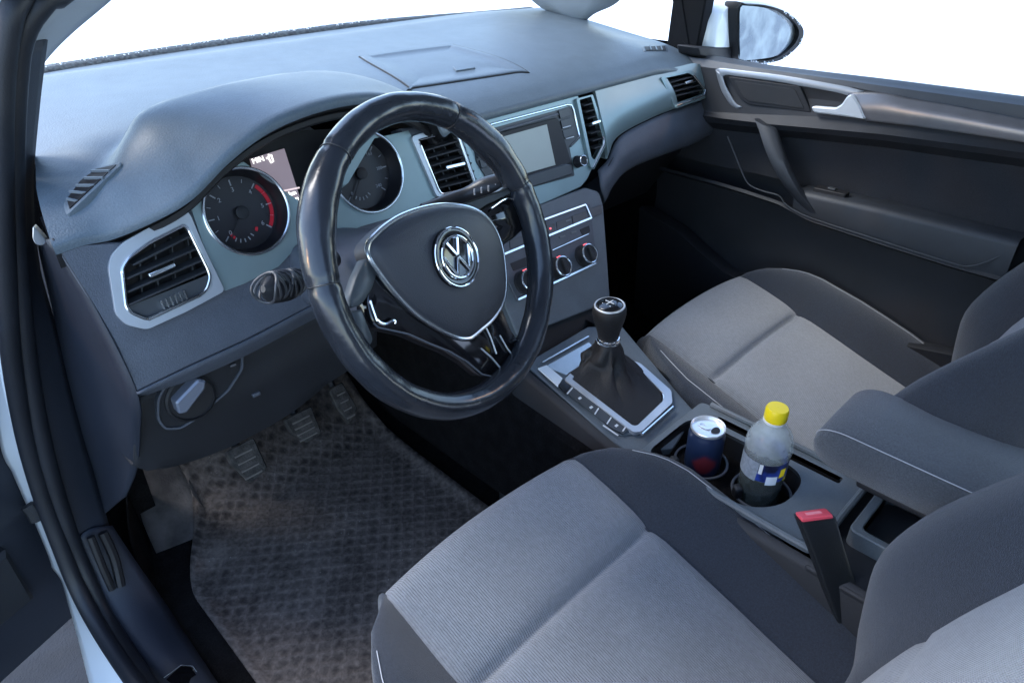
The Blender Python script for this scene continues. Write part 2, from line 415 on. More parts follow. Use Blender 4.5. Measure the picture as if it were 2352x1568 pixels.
RIM = [(-.72, .738), (-.68, .739), (-.645, .739), (-.62, .741), (-.575, .757), (-.53, .778), (-.475, .811), (-.42, .834), (-.36, .845), (-.30, .847), (-.24, .839), (-.19, .820), (-.14, .793), (-.09, .774), (-.04, .766)]
RIDGE = [(-.68, .765), (-.63, .776), (-.59, .792), (-.555, .820), (-.52, .842), (-.45, .851), (-.345, .855), (-.24, .851), (-.19, .838), (-.14, .806), (-.09, .78), (-.04, .77)]
HOODB = [(-.68, .36), (-.63, .37), (-.59, .385), (-.555, .405), (-.52, .428), (-.47, .442), (-.345, .452), (-.25, .442), (-.20, .40), (-.15, .335), (-.11, .29), (-.06, .26)]
def lipy(x):
    h = sm(-.64, -.52, x) * (1 - sm(-.2, -.06, x))
    return .314 + .004 * sm(-.3, 0, x) - .042 * h
def wsy(x): return .905 - .13 * x * x
def padz(x, y):
    z = sinterp([(.27, .745), (.30, .756), (.318, .766), (.345, .783), (.39, .799), (.46, .812), (.58, .822), (.72, .829), (.80, .833), (.83, .8325), (.85, .8285), (.93, .826)], y)
    ax = abs(x)
    z -= (.028 if x > 0 else .022) * sm(.48, .70, ax) * (1 - .8 * sm(.45, .85, y))
    if x < -.02 and x > -.665:   # binnacle hood
        rz = sinterp(RIM, x)
        yb = sinterp(HOODB, x); zr = max(sinterp(RIDGE, x), rz + .004)
        prof = rz + .003 + (zr - rz) * math.sin(math.pi / 2 * min(1, max(0, (y - lipy(x)) / max(.05, yb - .03 - lipy(x)))))
        k = 1 - sm(yb - .028, yb + .028, y)
        k *= sm(-.665, -.60, x)
        if prof > z: z = z + (prof - z) * k
        else: z = z + (prof - z) * (1 - sm(.31, .36, y)) * (1 - sm(-.10, -.03, x)) * sm(-.665, -.62, x)
    return z
def padhit(x, y, lift=0.):
    r = ray(x, y); t = .6
    while t < 3:
        p = CC + r * t
        if p.z < padz(p.x, p.y) + lift: break
        t += .002
    a, b = t - .002, t
    for _ in range(12):
        mid = (a + b) / 2; p = CC + r * mid
        if p.z < padz(p.x, p.y) + lift: b = mid
        else: a = mid
    return CC + r * b
bm = B(); rows = []
NX, NY = 170, 74
XS = [-.683 + 1.366 * i / NX for i in range(NX + 1)]
for j in range(NY + 1):
    v = j / NY; row = []
    for x in XS:
        y0, y1 = lipy(x), wsy(x) + .02
        y = y1 + (y0 - y1) * v
        xx = x * ((interp([(.31, .682), (.36, .671), (.40, .661), (.45, .645), (.49, .634), (.60, .612), (.95, .56)], y) / .683 - 1) * (abs(x) / .683) ** 3 + 1) if x < 0 else x * (1 - .03 * max(0, y - .33) * x)
        row.append(V((xx, y, padz(xx, y))))
    rows.append(row)
rim_edge = [p.copy() for p in rows[-1]]
lin_rows = []
for kk, (dy, dz) in enumerate(((-.004, -.003), (-.006, -.008), (-.005, -.014), (.004, -.018), (.012, -.022), (.06, -.03))):
    row = []
    for i, x in enumerate(XS):
        wl = 1 - sm(-.66, -.60, x)
        h = sm(-.66, -.6, x) * (1 - sm(-.16, -.06, x))
        p = rim_edge[i]
        a = V((p.x, p.y + dy + (.13 * h if dy > .05 else 0), p.z + dz - (.012 if dy > .05 else 0)))
        zk = p.z - (.003, .007, .012, .018, .024, .03)[kk]; b = V((p.x, .286 + .37 * (zk - .668) + (0., .0012, .003, .006, .009, .012)[kk], zk))
        row.append(a.lerp(b, wl))
    if kk < 3: rows.append(row)
    if kk >= 2: lin_rows.append(row)
grid(bm, rows)
bml = B(); grid(bml, lin_rows); obj('hood_lining', bml, M_black, dash, 50)
pad = obj('dash_top_pad', bm, M_pad, dash, 50)
# storage lid on the pad
bm = B()
lid = [padhit(*p) for p in ((835, 137), (852, 128), (1030, 105), (1050, 107), (1203, 161), (1180, 168), (955, 202), (938, 200))]
def onpad(p, h): return V((p.x, p.y, padz(p.x, p.y) + h))
ctr = sum(lid, V()) / len(lid)
out = cr(lid, 96, True)
rws = []
for s, h in ((1., -.004), (1., .0005), (.992, .0022), (.975, .0026), (.86, .0026), (.84, .0012), (.6, .001), (.3, .001), (.02, .001)):
    rws.append([onpad(ctr.lerp(p, s), h) for p in out])
vs = grid(bm, rws, True); bm.faces.new(vs[-1])
lidob = obj('storage_lid', bm, M_pad, dash, 50)
bm = B(); tube(bm, [onpad(ctr.lerp(p, 1.006), .0004) for p in out], .0016, 6, True)
obj('lid_gap', bm, M_gloveline, lidob)
bm = B(); hp = [padhit(*p) for p in ((1040, 157), (1085, 151), (1092, 160), (1048, 167))]
prism(bm, [onpad(p, .0035) for p in hp], (0, 0, 1), 0, -.006); obj('lid_latch', bm, M_pad, lidob, bevel=.001)

# left defroster outlet on the pad
def padvent(pts, bars, name, q=1.):
    P = [padhit(*p) for p in pts]
    bm = B(); N = len(P); c = sum(P, V()) / N
    prism(bm, bez_round([onpad(c.lerp(p, 1.22), .004 * q) for p in P], .006), (0, 0, 1), 0, -.01, .0015)
    fr = obj(name, bm, M_pad, dash, 40)
    bm = B(); prism(bm, [onpad(c.lerp(p, 1.), .0055 * q) for p in P], (0, 0, 1), 0, -.008); obj('vent_opening', bm, M_black, fr)
    bm = B()
    for a, b in bars:
        e1, e2 = onpad(padhit(*a), .0065 * q), onpad(padhit(*b), .0065 * q); bar(bm, e1, e2, (0, 0, 1), .003, .0022)
    obj('vent_bars', bm, M_pad, fr)
padvent(((157, 467), (163, 488), (270, 388), (223, 398), (188, 425)), (((158, 469), (184, 474)), ((164, 452), (203, 455)), ((180, 438), (222, 438)), ((198, 421), (241, 421)), ((214, 405), (256, 405))), 'defroster_vent')
padvent(((1480, 110), (1484, 118), (1530, 118), (1526, 108)), (((1492, 109), (1496, 119)), ((1505, 109), (1509, 119)), ((1517, 109), (1521, 119))), 'defroster_vent', .45)

# driver side lower fascia, the body behind the vents and dials
bm = B()
low = D([(119, 552), (150, 600), (216, 704), (265, 790), (313, 900), (345, 884), (440, 838), (560, 783), (640, 742), (720, 700), (860, 660), (1000, 600), (1100, 540), (1110, 262), (980, 290), (860, 300), (600, 350), (440, 470), (281, 555), (200, 560)], -.003)
prism(bm, low, DN, 0, -.03, .002); lowf = obj('fascia', bm, M_fascia, dash)
VL = ((280, 615), (297, 590), (345, 556), (424, 516), (433, 526), (478, 618), (484, 636), (476, 664), (462, 677), (339, 734), (300, 718), (290, 704))
VC = ((961, 322), (1041, 301), (1049, 308), (1090, 424), (1070, 434), (1014, 446), (1007, 436))
VR = ((1331, 230), (1358, 222), (1371, 266), (1385, 316), (1384, 332), (1366, 368), (1359, 362))
VE = ((1527, 180), (1581, 168), (1593, 174), (1617, 207), (1616, 216), (1552, 238))
cutpx(lowf, VL); cutpx(lowf, VC); cutpx(lowf, ((456, 440), (444, 480), (470, 555), (560, 640), (640, 600), (700, 550), (830, 510), (900, 490), (955, 465), (985, 440), (940, 330), (900, 250), (700, 200), (560, 300)))
bm = B()
ra = D([(313, 900), (345, 884), (440, 838), (560, 783), (640, 742), (720, 700), (860, 640)], -.003)
rb = D([(316, 906), (349, 900), (446, 866), (566, 812), (646, 770), (726, 727), (866, 665)], -.020)
rc = [p + V((0, .05, -.004)) for p in rb]
loft(bm, [ra, rb, rc], 30, 9, False); obj('fascia_underside', bm, M_fascia, dash, 30, solid=.003)
# dash end cap, seen across the open door
bm = B()
ea = [Dp(119, 548, -.003), Dp(216, 704, -.003), Dp(313, 901, -.003), Yp(320, 1000, .27), Yp(312, 1080, .30), Yp(288, 1140, .34)]
eb = [Yp(84, 552, .50), Yp(104, 690, .53), Yp(132, 850, .54), Yp(165, 990, .55), Yp(195, 1080, .55), Yp(228, 1190, .55)]
em = [a.lerp(b, .12) + V((-.004, 0, 0)) for a, b in zip(ea, eb)]
loft(bm, [ea, em, eb], 30, 12); obj('end_cap', bm, M_side, dash, 50, solid=.002)
bm = B()
prism(bm, bez_round([Yp(x, y, .36) for x, y in ((76, 517), (108, 553), (100, 563), (83, 562), (75, 548))], .004), (-.4, -.9, .1), 0.002, -.01, .001)
obj('fuse_cover', bm, M_silver, dash)

# knee panel with the headlight switch
bm = B()
ka = [Yp(x, y, .285) for x, y in ((316, 905), (400, 872), (566, 800), (700, 735), (866, 660))]
kb = [Yp(x, y, .28) for x, y in ((314, 960), (400, 950), (560, 900), (700, 820), (866, 740))]
kc = [Yp(x, y, .29) for x, y in ((306, 1075), (383, 1080), (545, 1018), (700, 928), (866, 800))]
kd = [p + V((0, .2, -.01)) for p in kc]
loft(bm, [ka, kb, kc, kd], 40, 24, False); obj('knee_panel', bm, M_dark, dash, 40, solid=.004)
kn = V((0, -1, .1)).normalized()
sw = bez_round([Yp(x, y, .277) for x, y in ((545, 782), (557, 790), (557, 846), (525, 896), (449, 962), (413, 984), (376, 985), (359, 962), (359, 916), (376, 884))], .006)
bm = B(); ringplate(bm, sw, [inset(sw, kn, .0028)], kn, .003, -.008); hsw = obj('light_switch_panel', bm, M_grey, dash)
bm = B(); prism(bm, inset(sw, kn, .0028), kn, 0, -.006); obj('switch_face', bm, M_dark, hsw)
kc0 = Yp(437, 912, .277); bm = B(); lathe(bm, [(.034, -.004), (.034, .004), (.031, .006), (.030, .003), (.001, .003)], kc0, kn, 48, False, False); obj('rotary_ring', bm, M_black, hsw)
bm = B(); g = bez_round([Yp(x, y, .262) for x, y in ((400, 922), (452, 868), (470, 872), (468, 890), (426, 945), (408, 948))], .003)
prism(bm, g, kn, .006, -.014, .0025); obj('rotary_handle', bm, mat('switch handle', (.2, .22, .27), .35, metal=.3), hsw)
bm = B()
M_dims = mat('dim symbols', (.12, .12, .13), .5)
for x, y in ((535, 838), (533, 815), (468, 846), (462, 940)): bm = B(); box(bm, Yp(x, y, .274), (1, 0, 0), kn, (0, 0, 1), .008, .003, .003); obj('switch_symbol', bm, M_dims, hsw)
bm = B(); box(bm, Yp(588, 905, .28), (1, 0, 0), kn, (0, 0, 1), .012, .006, .006); obj('release_lever', bm, M_grey, dash, bevel=.001)

# ------------------------------------------------------------------ air vents
def vent(outer, inner, slats, verts, tab, depth=.045, rim=M_chrome, body=M_silver, chrome=None, pf=Dp, N=DN, off=.004, rr=.006, rim_r=.0022):
    O = bez_round([pf(x, y, off) for x, y in outer], rr); I = bez_round([pf(x, y, off) for x, y in inner], rr * .8)
    bm = B(); ringplate(bm, O, [I], N, 0, -.012); v = obj('air_vent', bm, body, dash, 40, bevel=.0012)
    bm = B(); tube(bm, cr(I, 90, True) if chrome is None else [pf(x, y, off + .001) for x, y in chrome], rim_r, 8, chrome is None); obj('vent_trim', bm, rim, v)
    c = sum(I, V()) / len(I)
    bm = B(); grid(bm, [[p - N * .001 for p in I], [p - N * depth for p in I]], True); bm.faces.new([bm.verts.new(p - N * depth) for p in I]); obj('vent_duct', bm, M_black, v)
    for a, b in slats:
        bm = B(); p, q = pf(*a, off - .009), pf(*b, off - .009); bar(bm, p, q, N * .95 - V((0, 0, .3)), .016, .0028); obj('slat', bm, M_slat, v, bevel=.0007)
    bm = B()
    for a, b in verts:
        p, q = pf(*a, off - .024), pf(*b, off - .024); bar(bm, p, q, N, .012, .0018)
    if verts: obj('rear_vanes', bm, M_slat, v)
    a, b = tab; bm = B(); bar(bm, pf(*a, off - .001), pf(*b, off - .001), N, .01, .0055); obj('vent_tab', bm, M_chrome, v, bevel=.001)
    return v
v = vent(((249, 614), (256, 585), (283, 556), (340, 524), (425, 482), (437, 492), (466, 562), (517, 668), (430, 715), (338, 757), (290, 746), (266, 722)),
     ((280, 615), (297, 590), (345, 556), (424, 516), (433, 526), (478, 618), (484, 636), (476, 664), (462, 677), (339, 734), (300, 718), (290, 704)),
     (((300, 606), (438, 536)), ((286, 637), (456, 564)), ((288, 667), (470, 590)), ((290, 697), (480, 614))), (((318, 590), (326, 700)), ((352, 560), (364, 690)), ((390, 545), (404, 670)), ((425, 530), (446, 655))), ((341, 634), (400, 608)))
bm = B(); prism(bm, [Dp(x, y, -.002) for x, y in ((294, 704), (480, 630), (475, 660), (462, 674), (339, 731), (301, 716))], DN, 0, -.01); obj('vent_lip', bm, M_btn, v)
bm = B()
for k in range(6): t = k / 5; p = Dp(372 + 52 * t, 700 - 23 * t, .001); bar(bm, p - DT * .006, p + DT * .006, DN, .006, .0022)
obj('thumbwheel', bm, M_chrome, v)
vent(((945, 314), (1034, 284), (1052, 299), (1098, 430), (1062, 455), (1004, 452)), ((961, 322), (1041, 301), (1049, 308), (1090, 424), (1070, 434), (1014, 446), (1007, 436)),
     (((968, 345), (1056, 320)), ((976, 362), (1063, 338)), ((983, 380), (1070, 355)), ((990, 397), (1077, 373)), ((997, 414), (1083, 391)), ((1002, 430), (1088, 409))), (((985, 330), (1030, 440)), ((1010, 322), (1055, 430)), ((1032, 312), (1078, 420))), ((1022, 386), (1065, 376)), rim_r=.0018)
vent(((1324, 227), (1362, 217), (1377, 264), (1392, 318), (1391, 336), (1364, 390), (1357, 384)), ((1331, 230), (1358, 222), (1371, 266), (1385, 316), (1384, 332), (1366, 368), (1359, 362)),
     (((1335, 242), (1363, 234)), ((1339, 257), (1367, 249)), ((1343, 272), (1371, 264)), ((1347, 289), (1376, 280)), ((1351, 306), (1380, 297)), ((1355, 323), (1384, 314)), ((1359, 340), (1382, 332))), (), ((1357, 285), (1376, 279)),
     chrome=((1384, 312), (1388, 322), (1387, 334), (1362, 386)), body=M_teal, rr=.004)
vent(((1518, 178), (1584, 161), (1600, 168), (1626, 205), (1625, 224), (1552, 250)), ((1527, 180), (1581, 168), (1593, 174), (1617, 207), (1616, 216), (1552, 238)),
     (((1531, 190), (1593, 174)), ((1535, 200), (1600, 184)), ((1539, 211), (1607, 194)), ((1543, 221), (1612, 204))), (), ((1572, 192), (1589, 187)),
     chrome=((1592, 172), (1619, 206), (1618, 219), (1554, 243)), body=M_teal, rr=.005, off=.0085)
# ------------------------------------------------------------------ instrument cluster
d1c = V((-.452, 0, 0)); t1 = .78; d2t = .795
def plane_pt(x, t, o=0.):
    base = DN * D0
    return V((x, 0, 0)) + DT * (t - DT.dot(base)) + base + DN * o
C1, R1 = plane_pt(-.452, .780), .0575
C2, R2 = plane_pt(-.2545, .786), .0605
surr = D([(452, 440), (440, 480), (466, 560), (517, 668), (560, 652), (640, 612), (668, 582), (700, 560), (760, 548), (830, 520), (900, 500), (960, 474), (1003, 452), (975, 380), (946, 314), (938, 300), (860, 318), (800, 420), (700, 470), (640, 430), (560, 372), (500, 385)], -.001)
bm = B(); ringplate(bm, surr, [circle(C1 - DN * .001, DX, DT, R1 + .001), circle(C2 - DN * .001, DX, DT, R2 + .001)], DN, 0, -.006)
clus = obj('instrument_cluster', bm, M_teal, dash, bevel=.001)
bm = B(); prism(bm, D([(420, 470), (470, 400), (560, 330), (700, 300), (860, 290), (960, 300), (930, 470), (800, 520), (660, 560), (560, 520)], -.05), DN, 0, -.01); obj('binnacle_back', bm, M_black, clus)
bm = B(); tube(bm, [rim_edge[i] + V((0, .02, -.03)) for i in range(2, 80)], .006, 6); obj('binnacle_lining', bm, M_black, clus)
def dial(c, r, a0, a1, n, redfrom, redto):
    bm = B(); tube(bm, circle(c + DN * .001, DX, DT, r, 64), .0024, 10, True); rg = obj('dial_ring', bm, M_chrome, clus)
    bm = B(); grid(bm, [circle(c, DX, DT, r - .001, 48), circle(c - DN * .024, DX, DT, r - .008, 48)], True); bm.faces.new([bm.verts.new(p) for p in circle(c - DN * .024, DX, DT, r - .008, 48)]); obj('dial_face', bm, M_dial, clus)
    cf = c - DN * .0232; rr = r - .012
    def pol(a, q): return cf + DX * (math.cos(a) * q) + DT * (math.sin(a) * q)
    bm = B()
    for k in range(n + 1):
        a = a0 + (a1 - a0) * k / n; w = .0016 if k % 2 == 0 else .0008
        bar(bm, pol(a, rr), pol(a, rr - (.008 if k % 2 == 0 else .005)), DT if abs(math.cos(a)) > .7 else DX, w, .0006)
    for k in range(5):
        a = math.radians(230 + 20 * k); q = cf - DT * .018 - DX * .008
        bar(bm, q + DX * math.cos(a) * .016 + DT * math.sin(a) * .016, q + DX * math.cos(a) * .021 + DT * math.sin(a) * .021, DX, .0014, .0006)
    obj('scale_marks', bm, mat('dim dial print', (.32, .33, .35), .5), clus)
    if redto:
        for (q0, q1, f0, f1, ce) in ((rr - .005, rr + .0005, redfrom, redto, cf), (.012, .016, 3.4, 3.9, cf - DT * .02 - DX * .01), (.012, .016, 5.6, 6.0, cf - DT * .02)):
            bm = B(); N = 14; A = [f0 + (f1 - f0) * k / N for k in range(N + 1)]
            grid(bm, [[ce + DN * .0003 + DX * (math.cos(a) * q) + DT * (math.sin(a) * q) for a in A] for q in (q0, q1)])
            obj('red_zone', bm, M_red, clus)
    bm = B(); a = a0 + .1; bar(bm, cf + DN * .004, pol(a, rr - .004) + DN * .004, DT, .0018, .001); lathe(bm, [(.009, 0), (.009, .006), (.007, .007), (.0005, .007)], cf, DN, 24, False, False); obj('needle', bm, M_dark, clus)
    for k in range(0, n + 1, 2):
        a = a0 + (a1 - a0) * k / n
        text('dial_number', str(k // 2) if redto else str(20 * k), .0085 if redto else .007, pol(a, rr - .0135) + DN * .0004, DX, DT, MATS['dim dial print'], clus)
dial(C1, R1, math.radians(222), math.radians(-42), 12, math.radians(42), math.radians(-40))
dial(C2, R2, math.radians(225), math.radians(-45), 12, 0, 0)
bm = B(); prism(bm, [Dp(x, y, -.012) for x, y in ((575, 365), (653, 341), (694, 470), (610, 500))], DN, 0, -.003); lcd = obj('cluster_display', bm, M_lcd, clus)
bm = B(); lathe(bm, [(R1 + .001, -.05), (R1 + .001, .05)], C1, DN, 64); cut(lcd, bm)
bm = B(); bar(bm, Dp(644, 440, -.0115), Dp(688, 431, -.0115), DT, .0022, .0008); obj('display_line', bm, mat('display rule', (.5, .4, .4), .5, emit=(1, .8, .8), estr=.15), clus)
lx = (Dp(640, 362, -.0115) - Dp(590, 377, -.0115)).normalized()
text('display_text', 'MIN', .0098, Dp(593, 368, -.0115), lx, DT, M_text, clus, .0004)
bm = B(); tube(bm, [Dp(x, y, -.0108) for x, y in ((617, 355), (623, 356), (628, 371), (623, 374), (618, 365))], .0010, 6, True); bar(bm, Dp(612, 364, -.0108), Dp(617, 362, -.0108), DT, .0024, .0008); obj('pump_symbol', bm, M_text, clus)
text('display_text', 'km', .009, Dp(672, 444, -.0112), lx, DT, M_text, clus, .0004)
text('display_text', '0h/m', .0105, Dp(671, 460, -.0112), lx, DT, M_text, clus, .0004)

# ------------------------------------------------------------------ radio and centre stack
bm = B()
prism(bm, bez_round(D([(1050, 284), (1325, 212), (1330, 222), (1362, 385), (1350, 412), (1335, 430), (1249, 468), (1120, 520), (1095, 425)], -.002), .006), DN, 0, -.02, .002)
rad = obj('radio_unit', bm, M_teal, dash); cutpx(rad, VR)
bm = B(); rp = bez_round(D([(1085, 308), (1308, 245), (1316, 250), (1330, 312), (1308, 338), (1320, 404), (1232, 428), (1140, 450), (1112, 400), (1095, 372)], .0), .004); prism(bm, rp, DN, 0, -.003); obj('radio_recess', bm, M_btn, rad)
bm = B(); tube(bm, D([(1050, 309), (1135, 284), (1302, 241), (1312, 242), (1317, 252), (1331, 310), (1330, 317), (1310, 337)], .001), .0019, 8); obj('chrome_trim', bm, M_chrome, rad)
bm = B(); prism(bm, bez_round(D([(1112, 314), (1278, 270), (1284, 276), (1313, 374), (1222, 404), (1150, 425)], .004), .003), DN, 0, -.004, .001); obj('screen_bezel', bm, M_black, rad)
bm = B(); prism(bm, D([(1128, 322), (1256, 286), (1276, 379), (1160, 412)], .0046), DN, 0, -.002); obj('display', bm, M_screen, rad)
bm = B(); prism(bm, bez_round(D([(1130, 428), (1222, 401), (1300, 376), (1314, 379), (1317, 400), (1233, 427), (1145, 452)], .012), .003), DN, 0, -.014, .002); obj('disc_slot', bm, M_btn, rad)
bm = B(); bar(bm, Dp(1112, 311, .005), Dp(1281, 263, .005), DN, .006, .004); obj('bezel_ledge', bm, M_grey, rad, bevel=.001)
for (x, y) in ((1297, 260), (1302, 283), (1306, 305), (1099, 332), (1108, 352), (1116, 374)):
    bm = B(); prism(bm, bez_round([Dp(x + a, y + b, .003) for a, b in ((-14, -6), (10, -13), (15, 6), (-9, 13))], .002), DN, 0, -.003, .0006); obj('radio_button', bm, M_btn, rad)
bm = B()
for x, y in ((1300, 292), (1307, 317), (1118, 364)): bar(bm, Dp(x - 7, y + 2, .0035), Dp(x + 11, y - 3, .0035), DN, .001, .0016)
obj('button_marks', bm, M_mark, rad)
def knob(c, n, r, h, parent, name='knob', ringm=M_chrome, mb=M_dark):
    bm = B(); lathe(bm, [(r * 1.12, 0), (r * 1.1, .002), (r, .003), (r * .97, h * .8), (r * .94, h), (r * .6, h * .97), (r * .3, h * .96), (.0003, h * .96)], c, n, 36, False, False); k = obj(name, bm, mb, parent, 30)
    bm = B(); a = DX; b = V(n).cross(a).normalized(); tube(bm, circle(V(c) + V(n).normalized() * h * .97, a, b, r * .9, 40), r * .11, 8, True); obj('knob_ring', bm, ringm, k)
    return k
knob(Dp(1326, 372, 0), DN, .0105, .018, rad)

# stack surround and climate panel
bm = B()
prism(bm, bez_round([Sp(x, y, -.004) for x, y in ((1110, 510), (1249, 466), (1345, 430), (1376, 440), (1386, 470), (1396, 600), (1402, 692), (1330, 720), (1190, 775), (1160, 700))], .008), SN, 0, -.05, .002)
stk = obj('stack_surround', bm, M_console, dash)
bm = B(); prism(bm, bez_round([Sp(x, y, 0) for x, y in ((1135, 548), (1345, 468), (1356, 468), (1372, 606), (1190, 692), (1165, 640))], .004), SN, 0, -.01, .001); cl = obj('climate_panel', bm, M_grey, dash)
bm = B()
for a, b, w in (((1130, 548), (1345, 470), .004), ((1155, 585), (1359, 500), .0045), ((1190, 688), (1369, 604), .0045), ((1268, 575), (1352, 537), .002)):
    bar(bm, Sp(*a, .0016), Sp(*b, .0016), ST, w, .003)
bar(bm, Sp(1345, 470, .0016), Sp(1358, 500, .0016), SX, .003, .003)
obj('climate_trim', bm, M_chrome, cl, bevel=.0006)
bm = B()
for k in range(6):
    x0, y0 = 1170 + 36 * k, 552 - 14 * k
    prism(bm, [Sp(x, y, .0015) for x, y in ((x0, y0), (x0 + 32, y0 - 12.5), (x0 + 34, y0 + 8), (x0 + 3, y0 + 20))], SN, 0, -.002)
obj('climate_buttons', bm, M_btn, cl, bevel=.0005)
bm = B()
prism(bm, bez_round([Sp(x, y, .001) for x, y in ((1332, 527), (1353, 518), (1356, 532), (1338, 540))], .002), SN, 0, -.003); obj('slot', bm, M_black, cl); bm = B(); prism(bm, [Sp(x, y, .001) for x, y in ((1172, 605), (1222, 585), (1226, 606), (1180, 622))], SN, 0, -.003)
obj('slot', bm, M_black, cl)
bm = B(); 
M_dimp = mat('dim button print', (.12, .13, .13), .5)
for x, y in ((1306, 508), (1292, 545), (1318, 535), (1240, 590)): bm = B(); bar(bm, Sp(x - 6, y, .0012), Sp(x + 6, y - 4, .0012), ST, .003, .001); obj('climate_symbol', bm, M_dimp, cl)
for x, y in ((1203, 648), (1280, 617), (1340, 588)):
    k = knob(Sp(x, y, 0), SN, .0195, .02, cl, 'climate_knob')
    kc_ = Sp(x, y, 0) + SN * .021
    bm = B(); bar(bm, kc_ - ST * .013, kc_ + ST * .013, SN, .008, .005); obj('knob_grip', bm, M_dark, k, bevel=.001)
    bm = B(); bar(bm, kc_ + ST * .0195 - SN * .006 - SX * .003, kc_ + ST * .0195 - SN * .006 + SX * .004, SN, .004, .0022); obj('red_marker', bm, M_redlit, k)
bm = B(); box(bm, Sp(1264, 525, .002), SX, ST, SN, .0032, .0032, .002); obj('warning_light', bm, M_redlit, cl)
# open cubby under the climate panel
bm = B()
cb = [Sp(x, y, -.03) for x, y in ((1185, 720), (1382, 632), (1392, 700), (1420, 760), (1240, 835))]
prism(bm, cb, SN, 0, -.02); obj('cubby', bm, M_black, dash)

# passenger trim strip and glovebox
bm = B()
ta = D([(1366, 204), (1420, 190), (1500, 168), (1560, 153), (1598, 146), (1622, 158), (1634, 186)], .002)
tm = D([(1388, 300), (1425, 262), (1500, 228), (1575, 205), (1610, 198), (1630, 203), (1638, 206)], .009)
tb = D([(1396, 362), (1420, 312), (1500, 268), (1575, 240), (1610, 230), (1632, 224), (1640, 222)], .0)
tz = [p + V((0, .02, -.004)) for p in tb]
loft(bm, [ta, tm, tb, tz], 46, 26); ptr = obj('passenger_trim', bm, M_teal, dash, 60, solid=.006); cutpx(ptr, VE); cutpx(ptr, VR)
bm = B()
ga = D([(1372, 392), (1397, 366), (1421, 316), (1500, 272), (1575, 244), (1612, 233), (1645, 224)], -.006)
gb = D([(1378, 430), (1400, 400), (1430, 360), (1500, 325), (1575, 300), (1612, 285), (1645, 268)], .004)
gc = D([(1384, 466), (1404, 425), (1440, 388), (1505, 358), (1580, 332), (1615, 315), (1646, 298)], -.012)
gd = [p + V((0, .06, -.012)) for p in gc]; ge = [p + V((0, .3, -.05)) for p in gc]
loft(bm, [ga, gb, gc, gd, ge], 44, 34); obj('glovebox_lid', bm, M_grey, dash, 60, solid=.004)
bm = B(); tube(bm, D([(1397, 382), (1418, 345), (1500, 302), (1600, 270), (1640, 254)], .0025), .0013, 6); obj('glovebox_gap', bm, M_gloveline, dash)
# dark body that closes the underside of the dash
bm = B()
prism(bm, [V((x, y, z)) for x, y, z in ((.14, .30, .60), (.14, .42, .42), (.14, .85, .35), (.14, .9, .76), (.14, .4, .74))], (1, 0, 0), .52, 0); obj('dash_body', bm, M_black, dash)
bm = B()
prism(bm, [V((x, y, z)) for x, y, z in ((-.64, .32, .60), (-.64, .42, .44), (-.64, .85, .40), (-.64, .9, .74), (-.64, .42, .66))], (1, 0, 0), .5, 0); obj('dash_body', bm, M_black, dash)

# =================================================================== STEERING
colm = thing('steering_column', 'grey plastic shroud of the steering column behind the wheel', 'steering column', (-.36, .15, .6))
bm = B(); rws = []
ax = -WN
for k, (s, o) in enumerate(((.7, .02), (1., .03), (1.08, .09), (1.12, .17), (1.12, .26), (1.1, .32))):
    c = WC + V((.0, 0, -.035)) + V((0, .97, -.25)).normalized() * o
    rr_ = []
    for j in range(28):
        a = 2 * math.pi * j / 28; ca, sa = math.cos(a), math.sin(a)
        rr_.append(c + V((1, 0, 0)) * (.056 * s * math.copysign(abs(ca) ** .6, ca)) + V((0, .25, .97)) * (.046 * s * math.copysign(abs(sa) ** .6, sa)))
    rws.append(rr_)
vs = grid(bm, rws, True); bm.faces.new(vs[0]); bm.faces.new(vs[-1]); obj('column_shroud', bm, M_grey, colm, 50)
ind = thing('indicator_stalk', 'ribbed grey indicator stalk poking out left of the steering wheel', 'stalk', Yp(690, 650, .12))
bm = B(); p0, p1, p2 = WC + V((-.07, .13, -.02)), Yp(686, 648, .105), Yp(604, 664, .075)
path = cr([p0, p1, p2], 18); tube(bm, path, lambda t: .009 + .005 * sm(.45, .7, t) - .011 * sm(.90, 1, t), 16, up=(0, 0, 1), flat=1.25); obj('stalk_arm', bm, M_stalk, ind)
bm = B()
for k in range(11):
    t = (k + .5) / 11; c = p1.lerp(p2, .1 + .84 * t); dr = (p2 - p1).normalized(); a = V((0, -.5, 1)); a = (a - dr * a.dot(dr)).normalized()
    tube(bm, [c + (a * math.cos(q) * 1.25 + dr.cross(a) * math.sin(q)) * .0142 + dr * (.006 * math.sin(q * 2 + k)) for q in [2 * math.pi * i / 20 for i in range(20)]], .0016, 6, True)
obj('grip_ridges', bm, mat('worn ridge plastic', (.05, .052, .056), .4), ind)
wip = thing('wiper_stalk', 'flat dark wiper stalk showing between the wheel rim and centre vent', 'stalk', Yp(1130, 430, .1))
bm = B(); q0, q1, q2 = WC + V((.07, .13, .0)), Yp(1062, 452, .115), Yp(1160, 424, .085)
path = cr([q0, q1, q2], 18); tube(bm, path, lambda t: .009 + .006 * sm(.5, .8, t), 16, up=(0, 0, 1), flat=1.2); obj('stalk_arm', bm, M_stalk, wip)
bm = B()
for k in range(4): p = Yp(1090 + 16 * k, 441 - 4 * k, .083); bar(bm, p - V((0, 0, .004)), p + V((0, 0, .004)), (0, 1, 0), .002, .0018)
obj('stalk_marks', bm, mat('dim stalk print', (.3, .31, .32), .5), wip)

